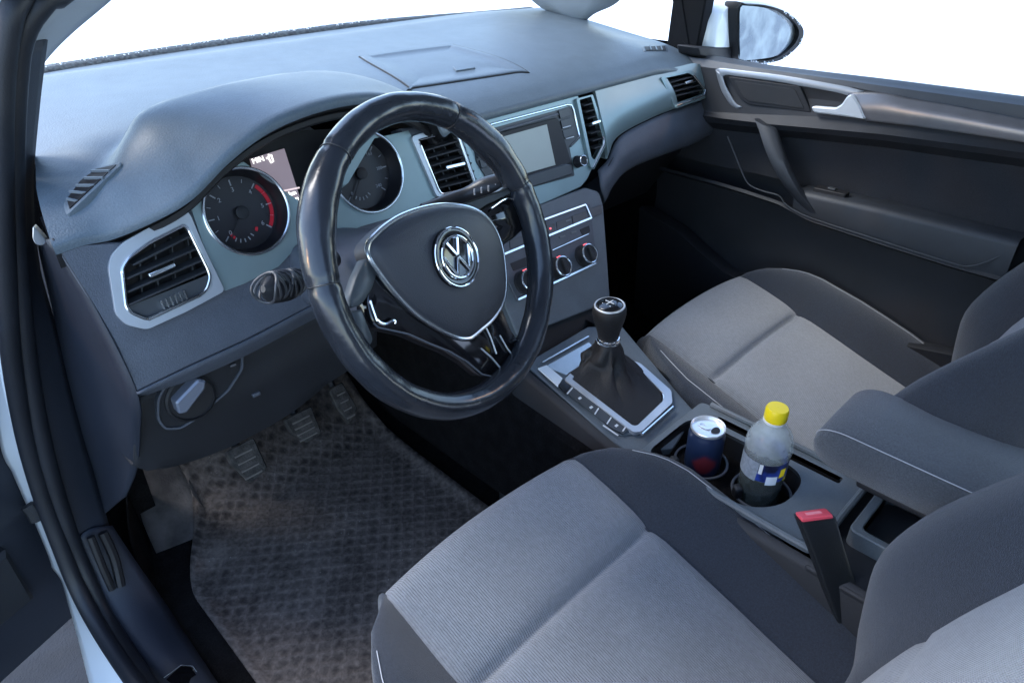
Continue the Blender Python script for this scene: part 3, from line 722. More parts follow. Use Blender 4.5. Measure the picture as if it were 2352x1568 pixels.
wheel = thing('steering_wheel', 'black leather steering wheel with a grey airbag hub and round chrome emblem', 'steering wheel', WC)
bm = B(); NR, NS = 180, 22; rws = []
for i in range(NR):
    a = 2 * math.pi * i / NR; e = WU * math.cos(a) + WW * math.sin(a)
    deg = math.degrees(a) % 360
    th = sum(math.exp(-((deg - c + 180) % 360 - 180) ** 2 / 260.) for c in (35, 145)) * .0022
    for c in (58, 122, 12, 168): 
        dd = ((deg - c + 180) % 360 - 180)
        th -= .0016 * math.exp(-dd * dd / 1.6)
    row = []
    for k in range(NS):
        b = 2 * math.pi * k / NS; r = .0162 + th + .0009 * mnoise.noise(V((math.cos(a) * 7, math.sin(a) * 7, b * .8)))
        row.append(WC + e * (.172 + r * math.cos(b)) + WN * (1.14 * r * math.sin(b)))
    rws.append(row)
rws.append(rws[0]); grid(bm, rws, True); bmesh.ops.remove_doubles(bm, verts=bm.verts, dist=1e-6)
rim = obj('rim', bm, M_leather, wheel, 60)
for c in (58, 122, 12, 168):
    a = math.radians(c); e = WU * math.cos(a) + WW * math.sin(a)
    bm = B(); tube(bm, [WC + e * (.172 + .0158 * math.cos(b)) + WN * (1.14 * .0158 * math.sin(b)) for b in [2 * math.pi * k / 24 for k in range(24)]], .0007, 6, True); obj('rim_seam', bm, M_stalk, rim)
# spokes
def wpoly(l, o): return [Wp(x, y, o) for x, y in l]
bm = B()
sp = bez_round(wpoly([(846, 640), (866, 600), (950, 560), (1100, 640), (1153, 700), (1173, 750), (1193, 783), (1201, 805), (1186, 834), (1163, 856), (1137, 867), (1107, 860), (1071, 830), (1031, 807), (988, 790), (939, 768), (889, 757), (863, 752), (850, 727), (843, 690)], -.006), .006)
prism(bm, sp, WN, 0, -.02, .003); spk = obj('spoke', bm, M_gloss, wheel, 50)
bm = B(); tube(bm, [Wp(x, y, -.003) for x, y in ((858, 742), (869, 752), (888, 756), (939, 767), (988, 789), (1031, 806), (1071, 829), (1107, 859), (1137, 866), (1163, 855), (1186, 833), (1200, 806))], .0011, 6); obj('spoke_edge', bm, M_grey, spk)
bm = B()
for l in (((1105, 800), (1130, 822), (1152, 848)), ((1148, 770), (1165, 800), (1183, 822)), ((1112, 742), (1127, 775), (1140, 812))): tube(bm, [Wp(x, y, -.0045) for x, y in l], .0011, 6)
obj('spoke_grooves', bm, M_silver, spk)
bm = B(); tube(bm, cr([Wp(x, y, -.002) for x, y in ((850, 690), (860, 720), (868, 738), (884, 744), (903, 736), (908, 742))], 24), .002, 8); obj('spoke_trim', bm, M_chromeb, spk)
bm = B()
sr = bez_round(wpoly([(1060, 520), (1090, 490), (1120, 470), (1165, 448), (1200, 460), (1216, 492), (1210, 520), (1185, 545), (1160, 562), (1140, 590)], -.008), .006)
prism(bm, sr, WN, 0, -.02, .003); spr = obj('spoke', bm, M_gloss, wheel, 50)
bm = B(); tube(bm, cr([Wp(x, y, -.004) for x, y in ((1128, 478), (1165, 456), (1195, 470), (1205, 500))], 20), .0014, 8); obj('spoke_trim', bm, M_chromeb, spr)
for l in ([(1030, 478), (1100, 456), (1150, 438), (1172, 424), (1190, 424), (1180, 440), (1162, 450), (1118, 470), (1090, 490), (1060, 484)], [(842, 590), (820, 636), (806, 681), (806, 708), (832, 700), (856, 662), (866, 632), (864, 606)], [(806, 714), (832, 710), (845, 744), (859, 780), (846, 800), (824, 772)]):
    bm = B(); prism(bm, bez_round(wpoly(l, -.004), .004), WN, 0, -.014, .0015); obj('spoke_insert', bm, M_insert, wheel, 50)
# airbag cover, domed
hub_px = [(842, 574), (846, 557), (857, 544), (883, 520), (922, 496), (972, 479), (1021, 472), (1071, 477), (1107, 494), (1130, 520), (1147, 559), (1155, 602), (1158, 655), (1151, 698), (1128, 734), (1101, 758), (1083, 773), (1072, 778), (1048, 775), (1005, 755), (955, 722), (906, 672), (870, 626), (848, 593)]
hub = cr(wpoly(hub_px, 0), 120, True)
bm = B(); dome(bm, hub, WN, ((1.0, -.022), (1., -.002), (.985, .003), (.95, .0075), (.9, .0105), (.8, .014), (.65, .0175), (.5, .0195), (.3, .021), (.1, .0215), (.02, .0215))); ab = obj('airbag_cover', bm, M_airbag, wheel, 60)
bm = B(); tube(bm, [p + WN * .001 for p in hub], .0031, 10, True); obj('hub_trim', bm, M_chrome, ab)
# emblem: ring with V over W
ec = Wp(1049, 591, .0235); er = .0335
bm = B(); lathe(bm, [(er + .0012, -.004), (er + .0012, .001), (er - .002, .0018), (er - .006, .0008), (.0003, .0004)], ec, WN, 56, False, False); emb = obj('emblem', bm, M_gloss, wheel, 40)
bm = B(); tube(bm, circle(ec + WN * .0014, WU, WW, er - .0002, 64), .0016, 10, True); tube(bm, circle(ec + WN * .002, WU, WW, er - .0098, 64), .0021, 10, True); obj('emblem_ring', bm, M_chromeb, emb)
bm = B(); q = er - .0098
def el(u, w): return ec + WN * .0022 + WU * (u * q) + WW * (w * q)
def stroke(a, b): bar(bm, el(*a), el(*b), WU, .0034, .0026)
for a, b in (((-.42, .90), (-.02, .10)), ((.42, .90), (.02, .10)), ((-.93, .36), (-.46, -.80)), ((-.46, -.80), (-.02, .02)), ((.93, .36), (.46, -.80)), ((.46, -.80), (.02, .02))): stroke(a, b)
obj('emblem_letters', bm, M_chromeb, emb, bevel=.0005)

# =================================================================== CENTRE CONSOLE
con = thing('centre_console', 'grey centre console with a gear panel, twin cup holders and storage bin', 'console', (0, -.15, .05))
def topz(y): return .357 + .253 * max(y, -.09) if y < .12 else .357 + .253 * .12
bm = B(); rws = []
for y in [-.62 + .79 * k / 60 for k in range(61)]:
    z = topz(y) - .006; wl = -.118; wr = .105
    rws.append([V((wl - .012, y, .05)), V((wl - .008, y, z - .10)), V((wl, y, z - .012)), V((wl + .004, y, z - .003)), V((wl + .012, y, z))])
grid(bm, rws)
rws = []
for y in [-.62 + .79 * k / 60 for k in range(61)]:
    z = topz(y) - .006; wr = .105
    rws.append([V((wr - .012, y, z)), V((wr - .004, y, z - .003)), V((wr, y, z - .012)), V((wr + .01, y, z - .10)), V((wr + .012, y, .05))])
grid(bm, rws); obj('side_walls', bm, M_dark, con, 60)
# front part: deck round the gear panel
bm = B()
deck = [V((x, y, topz(y) - .004)) for x, y in ((-.112, .135), (-.112, .0), (-.112, -.122), (.10, -.122), (.10, 0), (.10, .135))]
gp_out = bez_round([Gp(x, y, -.004) for x, y in ((1232, 836), (1352, 770), (1430, 765), (1545, 897), (1549, 934), (1474, 997), (1420, 1000), (1400, 985))], .006)
prism(bm, [Gp(x, y, -.006) for x, y in ((1205, 835), (1350, 750), (1428, 748), (1560, 905), (1600, 950), (1545, 1030), (1440, 1035), (1405, 1012))], GN, 0, -.03)
obj('console_deck', bm, M_console, con, bevel=.002)
bm = B(); prism(bm, gp_out, GN, .001, -.01, .001); gpn = obj('gear_panel', bm, M_console, con)
bm = B(); prism(bm, [Gp(x, y, 0) for x, y in ((1252, 842), (1352, 786), (1378, 808), (1305, 862))], GN, 0, -.003); obj('tray_floor', bm, mat('bright satin trim', (.55, .6, .62), .25, metal=.8), gpn)
bm = B(); bar(bm, Gp(1246, 833, 0), Gp(1352, 773, 0), GN, .004, .003); obj('tray_edge', bm, M_chrome, gpn)
bm = B(); prism(bm, [Gp(x, y, .0005) for x, y in ((1236, 845), (1256, 838), (1292, 868), (1282, 886))], GN, 0, -.003); obj('tray_end', bm, M_white, gpn)
bm = B(); prism(bm, [Gp(x, y, .0008) for x, y in ((1282, 884), (1294, 870), (1314, 884), (1300, 902))], GN, 0, -.003); obj('blank_switch', bm, M_gloss, gpn)
# switch strip left of the gaiter
bm = B(); prism(bm, [Gp(x, y, .0008) for x, y in ((1302, 900), (1314, 886), (1445, 984), (1432, 996), (1404, 982))], GN, 0, -.003); ss = obj('switch_strip', bm, M_btn, gpn)
bm = B()
for a, b in (((1303, 904), (1315, 890)), ((1366, 951), (1375, 937)), ((1394, 973), (1404, 958)), ((1430, 990), (1440, 976)), ((1385, 976), (1420, 1000))): bm = B(); bar(bm, Gp(*a, .0014), Gp(*b, .0014), GN, .001, .0022); obj('switch_divider', bm, M_mark, ss)
for x, y in ((1332, 914), (1358, 935), (1416, 977)): bm = B(); box(bm, Gp(x, y, .0012), (1, 0, 0), (0, 1, .25), GN, .006, .004, .001); obj('switch_symbol', bm, M_mark, ss)
# gaiter frame
fr_px = [(1309, 868), (1320, 860), (1400, 830), (1480, 845), (1530, 900), (1533, 922), (1467, 985), (1455, 988)]
fr_o = bez_round([Gp(x, y, .002) for x, y in ((1296, 872), (1312, 856), (1395, 812), (1470, 835), (1541, 898), (1544, 926), (1473, 992), (1455, 994))], .005)
fr_i = bez_round([Gp(x, y, .002) for x, y in ((1312, 871), (1322, 862), (1398, 824), (1466, 846), (1524, 905), (1524, 920), (1464, 978), (1453, 979))], .005)
bm = B(); ringplate(bm, fr_o, [fr_i], GN, .002, -.006); gf = obj('gaiter_frame', bm, M_silver, gpn, bevel=.0012)
bm = B(); tube(bm, cr(fr_i, 80, True), .0013, 8, True); tube(bm, [Gp(x, y, .004) for x, y in ((1545, 934), (1474, 997))], .0028, 8); obj('frame_chrome', bm, M_chromeb, gf)

# gear lever: gaiter, collar, knob
gl = thing('gear_lever', 'black gear lever with a leather gaiter and chrome topped knob', 'gear lever', Gp(1420, 900))
base = cr([p - GN * .003 for p in fr_i], 72, True); kc2 = V((.012, .034, .425)); kx = V((-.05, .0, 1)).normalized()
bm = B(); rws = []
cen = sum(base, V()) / len(base)
for i in range(17):
    t = i / 16; row = []
    for j, p in enumerate(base):
        a = 2 * math.pi * j / 72
        e = (p - cen); top = kc2 + e.normalized() * .019; top.z = kc2.z
        s = t ** .75 if t > 0 else 0
        q = p.lerp(top, sm(0, .62, t) * .86 + .14 * t); q.z = p.z + (top.z - p.z) * (t ** 1.5) 
        bul = math.sin(math.pi * t ** .8) * .013
        wr = (.0032 * math.sin(7 * a + 9 * t) + .0036 * mnoise.noise(V((math.cos(a) * 2.2, math.sin(a) * 2.2, t * 5)))) * math.sin(math.pi * min(1, t * 1.05)) * 2
        q += e.normalized() * (bul + wr); row.append(q)
    rws.append(row)
grid(bm, rws, True); obj('gaiter', bm, M_boot, gl, 80)
bm = B(); lathe(bm, [(.0195, -.006), (.021, 0), (.0195, .005), (.017, .006)], kc2, kx, 36); obj('collar', bm, M_chromeb, gl)
bm = B(); lathe(bm, [(.0175, .003), (.019, .012), (.022, .026), (.0265, .042), (.0288, .053), (.0288, .061), (.0268, .067), (.0235, .0695), (.001, .0695)], kc2, kx, 44, True, False); kb_ = obj('knob', bm, M_boot, gl, 40)
kt = kc2 + kx * .0695
bm = B(); lathe(bm, [(.0222, -.001), (.0215, .0022), (.019, .0036), (.01, .005), (.0004, .0055)], kt, kx, 40, False, False); obj('knob_cap', bm, M_gloss, gl)
bm = B(); tube(bm, circle(kt - kx * .001, V((1, 0, .05)), V((0, 1, 0)), .0245, 44), .0019, 8, True); obj('knob_ring', bm, M_silver, gl)
bm = B()
for x in (-.009, 0, .009): bar(bm, kt + V((x, -.009, .0052 - abs(x) * .16)), kt + V((x, .009, .0052 - abs(x) * .16)), kx, .0012, .0014)
bar(bm, kt + V((-.009, 0, .0050)), kt + V((.009, 0, .0050)), kx, .0012, .0014); obj('shift_pattern', bm, M_mark, gl)

# cup holder tray
TZ = .335
def tz_(x, y, o=0.): return Zp(x, y, TZ + o)
tray_out = bez_round([V((x, y, TZ)) for x, y in ((-.10, -.122), (.082, -.122), (.082, -.405), (-.10, -.405))], .012)
CUP = [(V((-.022, -.188, TZ)), .050), (V((-.012, -.290, TZ)), .047)]
slot = bez_round([V((x, y, TZ)) for x, y in ((.050, -.165), (.066, -.165), (.066, -.375), (.050, -.375))], .004)
well = []
# figure-eight opening that joins both cups
def eight(sc=1., z=0.):
    pts = []
    (c1, r1), (c2, r2) = CUP
    dv = (c2 - c1).normalized(); sd = V((-dv.y, dv.x, 0))
    for k in range(33): a = math.pi * (-.36 + 1.72 * k / 32) ; pts.append(c1 + (-dv * math.cos(a - math.pi / 2 ) * 0 + (sd * math.cos(a) - dv * math.sin(a))) * r1 * sc + V((0, 0, z)))
    for k in range(33): a = math.pi * (-.36 + 1.72 * k / 32) ; pts.append(c2 + (-sd * math.cos(a) + dv * math.sin(a)) * r2 * sc + V((0, 0, z)))
    return pts
def well_outline(sc=1., z=0.):
    pts = [V((x, y, TZ + z)) for x, y in ((-.092, -.132), (.022, -.132), (.036, -.150), (.038, -.30), (.030, -.325), (.008, -.338), (-.05, -.338), (-.092, -.30))]
    c = sum(pts, V()) / 8
    return bez_round([c + (p - c) * sc for p in pts], [.02, .02, .02, .03, .03, .03, .04, .03], 6)
e8 = well_outline(); eight = well_outline
bm = B(); ringplate(bm, tray_out, [e8, slot], (0, 0, 1), 0, -.008); ct = obj('cup_tray', bm, M_console, con, bevel=.0015)
bm = B(); grid(bm, [eight(1, 0), eight(1., -.006), eight(.95, -.095)], True); bm.faces.new([bm.verts.new(p) for p in eight(.95, -.095)]); grid(bm, [[p + V((0, 0, 0)) for p in slot], [p + V((0, 0, -.03)) for p in slot]], True); bm.faces.new([bm.verts.new(p + V((0, 0, -.03))) for p in slot]); obj('cup_wells', bm, M_black, ct)
bm = B(); tube(bm, circle(V((-.012, -.290, TZ - .03)), V((1, 0, 0)), V((0, 1, 0)), .043, 48), .0022, 8, True); tube(bm, circle(V((-.018, -.188, TZ - .03)), V((1, 0, 0)), V((0, 1, 0)), .041, 48), .0022, 8, True); obj('cup_rings', bm, M_grey, ct)
bm = B()
for (c, r) in CUP:
    for a in (.4, 2.6): box(bm, c + V((math.cos(a) * r * .9, math.sin(a) * r * .9, -.02)), (math.cos(a), math.sin(a), 0), (-math.sin(a), math.cos(a), 0), (0, 0, 1), .012, .014, .02)
obj('grip_tabs', bm, M_dark, ct, bevel=.003)
bm = B(); tube(bm, cr([V((x, y, TZ + .003)) for x, y in ((-.10, -.125), (-.10, -.26), (-.10, -.395), (-.09, -.406), (0, -.406), (.074, -.406), (.082, -.398), (.082, -.26), (.082, -.14))], 60), .005, 8); obj('tray_rim', bm, M_console, ct)
# storage bin behind
bm = B()
bo = bez_round([V((x, y, .352)) for x, y in ((-.045, -.425), (.085, -.425), (.085, -.66), (-.045, -.66))], .012)
bi = bez_round([V((x, y, .352)) for x, y in ((-.034, -.438), (.073, -.438), (.073, -.65), (-.034, -.65))], .010)
ringplate(bm, bo, [bi], (0, 0, 1), 0, -.05); grid(bm, [bi, [p + V((0, 0, -.10)) for p in bi]], True)
bn = obj('storage_bin', bm, M_console, con, bevel=.002)
bm = B(); bm.faces.new([bm.verts.new(p + V((0, 0, -.10))) for p in bi]); obj('bin_floor', bm, M_black, bn)
bm = B(); prism(bm, [V((x, y, TZ - .01)) for x, y in ((-.118, -.405), (.105, -.405), (.105, -.66), (-.118, -.66))], (0, 0, 1), 0, -.2); obj('console_tail', bm, M_dark, con, bevel=.004)
# armrest
arm = thing('armrest', 'padded grey cloth armrest with pale piping beside the passenger seat', 'armrest', (.03, -.5, .33))
bm = B(); rws = []
for k in range(33):
    t = (k / 32) ** 1.7; y = -.345 - .42 * t; e = math.sqrt(max(0, 1 - (1 - min(1, t / .10)) ** 2))
    zt = .452 + .026 * e; zb = .44 - .025 * e; xl, xr = -.032 + .010 * (1 - e), .112 - .014 * (1 - e)
    rws.append([V((xl + .012, y, zb)), V((xl + .002, y, zb + .005)), V((xl, y, (zb + zt) / 2)), V((xl + .001, y, zt - .006)), V((xl + .007, y, zt)), V(((xl + xr) / 2, y, zt + .006 * e)), V((xr - .007, y, zt)), V((xr, y, zt - .008)), V((xr - .002, y, zb + .005)), V((xr - .012, y, zb))])
vs = grid(bm, rws, True); bm.faces.new(vs[0]); bm.faces.new(vs[-1]); obj('armrest_pad', bm, M_arm, arm, 60)
bm = B(); tube(bm, [r[4] + V((-.002, 0, .0002)) for r in rws], .0008, 6); obj('piping', bm, M_thread, arm)
bm = B(); prism(bm, [V((x, y, .412)) for x, y in ((-.018, -.41), (.095, -.41), (.095, -.76), (-.018, -.76))], (0, 0, 1), 0, -.012); obj('armrest_base', bm, M_dark, arm, bevel=.004)

# =================================================================== DRINKS
can = thing('drink_can', 'opened dark blue drink can with a red patch in the front cup holder', 'can', CUP[0][0] + V((0, 0, -.072)))
cb_ = V((-.0135, -.188, TZ - .092)); H = .130; r = .0285
cz = lambda z: cb_ + V((0, 0, z))
def canmat():
    m = mat('can print', (.012, .02, .06), .3, metal=.25, coat=.3); nt = m.node_tree; L = nt.links.new
    tc = nt.nodes['Texture Coordinate']; b = nt.nodes['Principled BSDF']
    n = nt.nodes.new('ShaderNodeTexNoise'); n.inputs['Scale'].default_value = 24; L(tc.outputs['Object'], n.inputs['Vector'])
    g = nt.nodes.new('ShaderNodeVectorMath'); g.operation = 'DISTANCE'; g.inputs[1].default_value = (cb_.x - .023, cb_.y - .018, cb_.z + .075); L(tc.outputs['Object'], g.inputs[0])
    ad = nt.nodes.new('ShaderNodeMath'); ad.operation = 'MULTIPLY_ADD'; ad.inputs[1].default_value = .03; L(n.outputs['Fac'], ad.inputs[0]); L(g.outputs['Value'], ad.inputs[2])
    rp = nt.nodes.new('ShaderNodeValToRGB'); e = rp.color_ramp.elements; e[0].position = .030; e[0].color = (.26, .03, .04, 1); e[1].position = .036; e[1].color = (.016, .03, .075, 1); L(ad.outputs[0], rp.inputs['Fac']); L(rp.outputs['Color'], b.inputs['Base Color'])
    return m
bm = B(); lathe(bm, [(.020, 0), (.024, .002), (r, .010), (r, H - .014), (r - .001, H - .011), (.0262, H - .004)], cb_, (0, 0, 1), 48, True, False); obj('can_body', bm, canmat(), can)
bm = B(); lathe(bm, [(.0262, H - .005), (.0272, H), (.0265, H + .0015), (.0255, H + .001), (.0245, H - .004), (.0005, H - .0035)], cb_, (0, 0, 1), 48, False, False); cl_ = obj('can_lid', bm, M_alu, can)
bm = B(); hole = [cz(H - .0028) + V((.003 + .0085 * math.cos(a) * (1 + .25 * math.sin(a)), -.012 + .0062 * math.sin(a), 0)) for a in [2 * math.pi * k / 28 for k in range(28)]]; prism(bm, hole, (0, 0, 1), .0003, -.0002); obj('can_opening', bm, M_black, can)
bm = B(); tab = [cz(H - .0022) + V((.000 + .006 * math.cos(a), .006 + .0105 * math.sin(a), 0)) for a in [2 * math.pi * k / 28 for k in range(28)]]; ringplate(bm, tab, [[cz(H - .0022) + V((.0035 * math.cos(a), .010 + .0045 * math.sin(a), 0)) for a in [2 * math.pi * k / 20 for k in range(20)]]], (0, 0, 1), .0008, -.0003); obj('pull_tab', bm, M_alu, can)

bot = thing('drink_bottle', 'half full clear plastic bottle with a yellow cap in the rear cup holder', 'bottle', CUP[1][0] + V((0, 0, -.072)))
bb = V((-.010, -.284, TZ - .068)); ba = V((0, 0, 1)); HB = .226
# fit the bottle so its cap stands where it does in the car
prof = [(.018, 0), (.030, .003), (.0325, .012), (.0325, .03), (.031, .034), (.0322, .040), (.0322, .112), (.0318, .115), (.0334, .119), (.0338, .128), (.0325, .138), (.0280, .150), (.0210, .160), (.0150, .1665), (.0135, .169), (.0132, .175)]
def plastic():
    m = bpy.data.materials.new('misted clear plastic'); m.use_nodes = True; nt = m.node_tree; nt.nodes.clear(); L = nt.links.new
    o = nt.nodes.new('ShaderNodeOutputMaterial'); t = nt.nodes.new('ShaderNodeBsdfTransparent'); t.inputs[0].default_value = (.9, .93, .93, 1)
    p = nt.nodes.new('ShaderNodeBsdfPrincipled'); p.inputs['Base Color'].default_value = (.62, .68, .69, 1); p.inputs['Roughness'].default_value = .18
    tc = nt.nodes.new('ShaderNodeTexCoord'); s = nt.nodes.new('ShaderNodeSeparateXYZ'); L(tc.outputs['Object'], s.inputs[0])
    n = nt.nodes.new('ShaderNodeTexNoise'); n.inputs['Scale'].default_value = 90; n.inputs['Detail'].default_value = 5; L(tc.outputs['Object'], n.inputs['Vector'])
    mr = nt.nodes.new('ShaderNodeMapRange'); mr.inputs['From Min'].default_value = bb.z + .10; mr.inputs['From Max'].default_value = bb.z + .13; mr.inputs['To Min'].default_value = .05; mr.inputs['To Max'].default_value = .36; L(s.outputs['Z'], mr.inputs['Value'])
    a = nt.nodes.new('ShaderNodeMath'); a.operation = 'MULTIPLY_ADD'; a.inputs[1].default_value = .22; a.inputs[2].default_value = -.10; L(n.outputs['Fac'], a.inputs[0])
    b = nt.nodes.new('ShaderNodeMath'); b.operation = 'ADD'; b.use_clamp = True; L(a.outputs[0], b.inputs[0]); L(mr.outputs[0], b.inputs[1])
    x = nt.nodes.new('ShaderNodeMixShader'); L(b.outputs[0], x.inputs[0]); L(t.outputs[0], x.inputs[1]); L(p.outputs[0], x.inputs[2]); L(x.outputs[0], o.inputs[0]); return m
bm = B(); lathe(bm, prof, bb, ba, 56, True, False); obj('bottle_body', bm, plastic(), bot, 60)
bm = B(); lathe(bm, [(.017, .004), (.029, .006), (.0312, .014), (.0305, .05), (.0312, .078), (.0005, .078)], bb, ba, 40, True, False); obj('drink', bm, mat('dark drink', (.018, .025, .022), .2, coat=.3), bot)
bm = B(); A0 = math.radians(170); lab = []
def labm():
    m = mat('bottle label', (.01, .02, .12), .35); nt = m.node_tree; L = nt.links.new; b = nt.nodes['Principled BSDF']; tc = nt.nodes['Texture Coordinate']
    n = nt.nodes.new('ShaderNodeTexNoise'); n.inputs['Scale'].default_value = 40; L(tc.outputs['Object'], n.inputs['Vector'])
    rp = nt.nodes.new('ShaderNodeValToRGB'); e = rp.color_ramp.elements; e[0].position = .4; e[0].color = (.006, .008, .03, 1); e[1].position = .62; e[1].color = (.02, .05, .28, 1); L(n.outputs['Fac'], rp.inputs['Fac']); L(rp.outputs['Color'], b.inputs['Base Color']); return m
def labpatch(name, a0, a1, z0, z1, m, off=.0006, skew=0., n=14):
    bm = B(); rws = []
    for z in (z0, (z0 + z1) / 2, z1): rws.append([bb + V((math.cos(a + skew * (z - z0)) * (.0323 + off), math.sin(a + skew * (z - z0)) * (.0323 + off), z)) for a in [a0 + (a1 - a0) * k / n for k in range(n + 1)]])
    grid(bm, rws); return obj(name, bm, m, bot, 60)
labpatch('label_band', 0, 2 * math.pi, .080, .112, labm(), .0003, n=56)
labpatch('label_panel', math.radians(112), math.radians(186), .078, .113, mat('pale label print', (.22, .25, .29), .45, var=.15, vscale=200), .0007, 2.)
labpatch('label_letters', math.radians(190), math.radians(199), .094, .112, M_mark, .0008, 1.)
labpatch('label_fruit', math.radians(244), math.radians(262), .088, .104, M_yellow, .0008, 3.)
labpatch('label_fruit', math.radians(262), math.radians(274), .078, .085, mat('dull yellow print', (.35, .33, .02), .5), .0008)
labpatch('label_box', math.radians(212), math.radians(240), .076, .092, mat('white label box', (.6, .66, .75), .45), .0011)
bm = B(); lathe(bm, [(.0165, .170), (.0165, .173), (.0135, .174)], bb, ba, 40); obj('neck_ring', bm, M_mark, bot)
bm = B(); rws = []
for rr2, z in ((.0155, .1735), (.0158, .175), (.0158, .190), (.0145, .1935), (.010, .194), (.0005, .1942)):
    rws.append([bb + V((math.cos(a) * (rr2 + (.0003 if k % 2 and .1745 < z < .1905 else 0)), math.sin(a) * (rr2 + (.0003 if k % 2 and .1745 < z < .1905 else 0)), z)) for k, a in enumerate([2 * math.pi * q / 96 for q in range(96)])])
vs = grid(bm, rws, True); bm.faces.new(vs[0]); obj('cap', bm, M_yellow, bot, 60)

# =================================================================== SEATS
PLANE0 = .3085
def seat(name, label, xc, gy, rec=0.):
    root = thing(name, label, 'seat', (xc, gy - .2, .05))
    def P(x, y, z): return V((xc + x, gy + y, z))
    def base_z(y): return interp([(-.40, .185), (-.30, .214), (-.2, .245), (0, .3075), (.09, .334), (.13, .344), (.152, .345), (.168, .335), (.178, .317), (.183, .28), (.178, .2)], y)
    ys = [.178, .184, .182, .1785, .173, .164, .152, .135, .11, .08, .05, .03, .014, .006, .002, -.002, -.006, -.014, -.03, -.05, -.09, -.14, -.2, -.26, -.32, -.38]
    zs = [.18, .24, .29, .311, .325, .337, .345]
    def cz_(i, y):
        z = zs[i] if i < 7 else base_z(y)
        return z
    CW = .178
    def bol(y): # outer x, extra height of side bolster
        return (interp([(-.4, .262), (-.3, .272), (-.2, .283), (-.1, .281), (0, .276), (.04, .264), (.08, .242), (.11, .222), (.135, .204), (.16, .192), (.185, .186)], y), interp([(-.4, .036), (-.25, .046), (-.1, .047), (.04, .04), (.09, .027), (.13, .012), (.16, .003), (.185, 0)], y))
    # middle panel
    bm = B(); rws = []
    for i, y in enumerate(ys):
        z = cz_(i, y); row = []
        for k in range(33):
            u = -1 + 2 * k / 32; x = u * CW
            dent = (1 - .75 * sm(.84, .97, abs(u))) * .0095 * math.exp(-(y / .006) ** 2) + (.004 * math.exp(-(y / .02) ** 2)) if i >= 7 else 0
            crown = .006 * (1 - u * u) if i >= 4 else .003 * (1 - u * u)
            w = .0016 * mnoise.noise(V((x * 9 + xc * 31, y * 9, 0)))
            edge = -.005 * sm(.93, 1., abs(u))
            row.append(P(x, y + (.012 * (1 - u * u) - .012) * sm(.10, .18, y) - (.0), z - dent + crown + w + edge))
        rws.append(row)
    grid(bm, rws); cu = obj('seat_cushion', bm, M_seat, root, 80, label='light grey ribbed cloth seat panel')
    for s in (-1, 1):
        bm = B(); rws = []
        for i, y in enumerate(ys):
            z = cz_(i, y); xo, h = bol(y); row = []
            span = xo - CW
            fy = -.012 * sm(.10, .18, y) - .02 * sm(.1, .19, y)
            for k in range(19):
                t = k / 18
                if t < .62:
                    q = t / .62; x = CW - .006 + (span + .006) * q; zz = z - .010 + (h + .010) * math.sin(q * math.pi / 2) ** 1.15 + .006 * math.sin(q * math.pi) * (h / .037)
                    yy = y + fy * q
                else:
                    q = (t - .62) / .38; x = xo + .012 * math.sin(q * math.pi / 2) - .004 * q; zz = (z + h) - (z + h - .12) * (1 - math.cos(q * math.pi / 2)) if q < 1 else .12
                    yy = y + fy
                if i < 4: zz = min(zz, z + .001)
                w = .0014 * mnoise.noise(V((x * 8 + s * 3, y * 8, zz * 8)))
                row.append(P(s * x, yy, zz + w * (1 if t < .9 else 0)))
            rws.append(row)
        grid(bm, rws); bo_ = obj('seat_bolster', bm, M_seatdark, root, 80)
        bm = B(); tube(bm, [r[10] + V((s * .0006, 0, .0008)) for r in rws[9:]], .0007, 6); obj('piping', bm, M_thread, bo_)
        bm = B(); tube(bm, [r[0] + V((0, 0, .0018)) for r in rws[9:]], .0014, 6); obj('seam', bm, M_seatdark, bo_)
    # base
    bm = B(); prism(bm, bez_round([P(x, y, .14) for x, y in ((-.25, .13), (.25, .13), (.265, -.38), (-.265, -.38))], .03), (0, 0, 1), 0, -.09, .006); obj('seat_base', bm, M_dark, root)
    for s in (-1, 1):
        bm = B(); prism(bm, bez_round([P(s * .285, y, z) for y, z in ((.06, .10), (.08, .17), (-.05, .20), (-.36, .19), (-.42, .25), (-.46, .20), (-.40, .10))], .015), (s, 0, 0), .006, -.012, .004); obj('side_cover', bm, M_dark, root)
    # backrest
    FR = [(.16, -.335), (.21, -.31), (.242, -.296), (.294, -.28), (.34, -.273), (.40, -.27), (.436, -.277), (.496, -.30), (.547, -.328), (.589, -.354), (.64, -.385), (.72, -.43), (.80, -.475), (.88, -.52), (.93, -.57)]
    CE = [(.16, -.30), (.25, -.302), (.32, -.318), (.384, -.336), (.464, -.362), (.543, -.393), (.64, -.43), (.72, -.465), (.80, -.505), (.88, -.54), (.93, -.58)]
    rc_ = lambda z: rec * (.012 + .13 * max(0, z - .38))
    Z = [.17 + .76 * k / 34 for k in range(35)]
    bm = B(); rws = []
    for z in Z:
        y = sinterp(CE, z) - rc_(z); row = []
        d2 = .007 * math.exp(-((z - .42) / .008) ** 2) + .007 * math.exp(-((z - .66) / .008) ** 2)
        for k in range(21):
            u = -1 + 2 * k / 20; row.append(P(u * .165, y + .008 * (1 - u * u) * 1 - d2 - .004 * sm(.92, 1, abs(u)), z))
        rws.append(row)
    grid(bm, rws); obj('backrest_panel', bm, M_seat, root, 80, label='light grey ribbed cloth backrest panel')
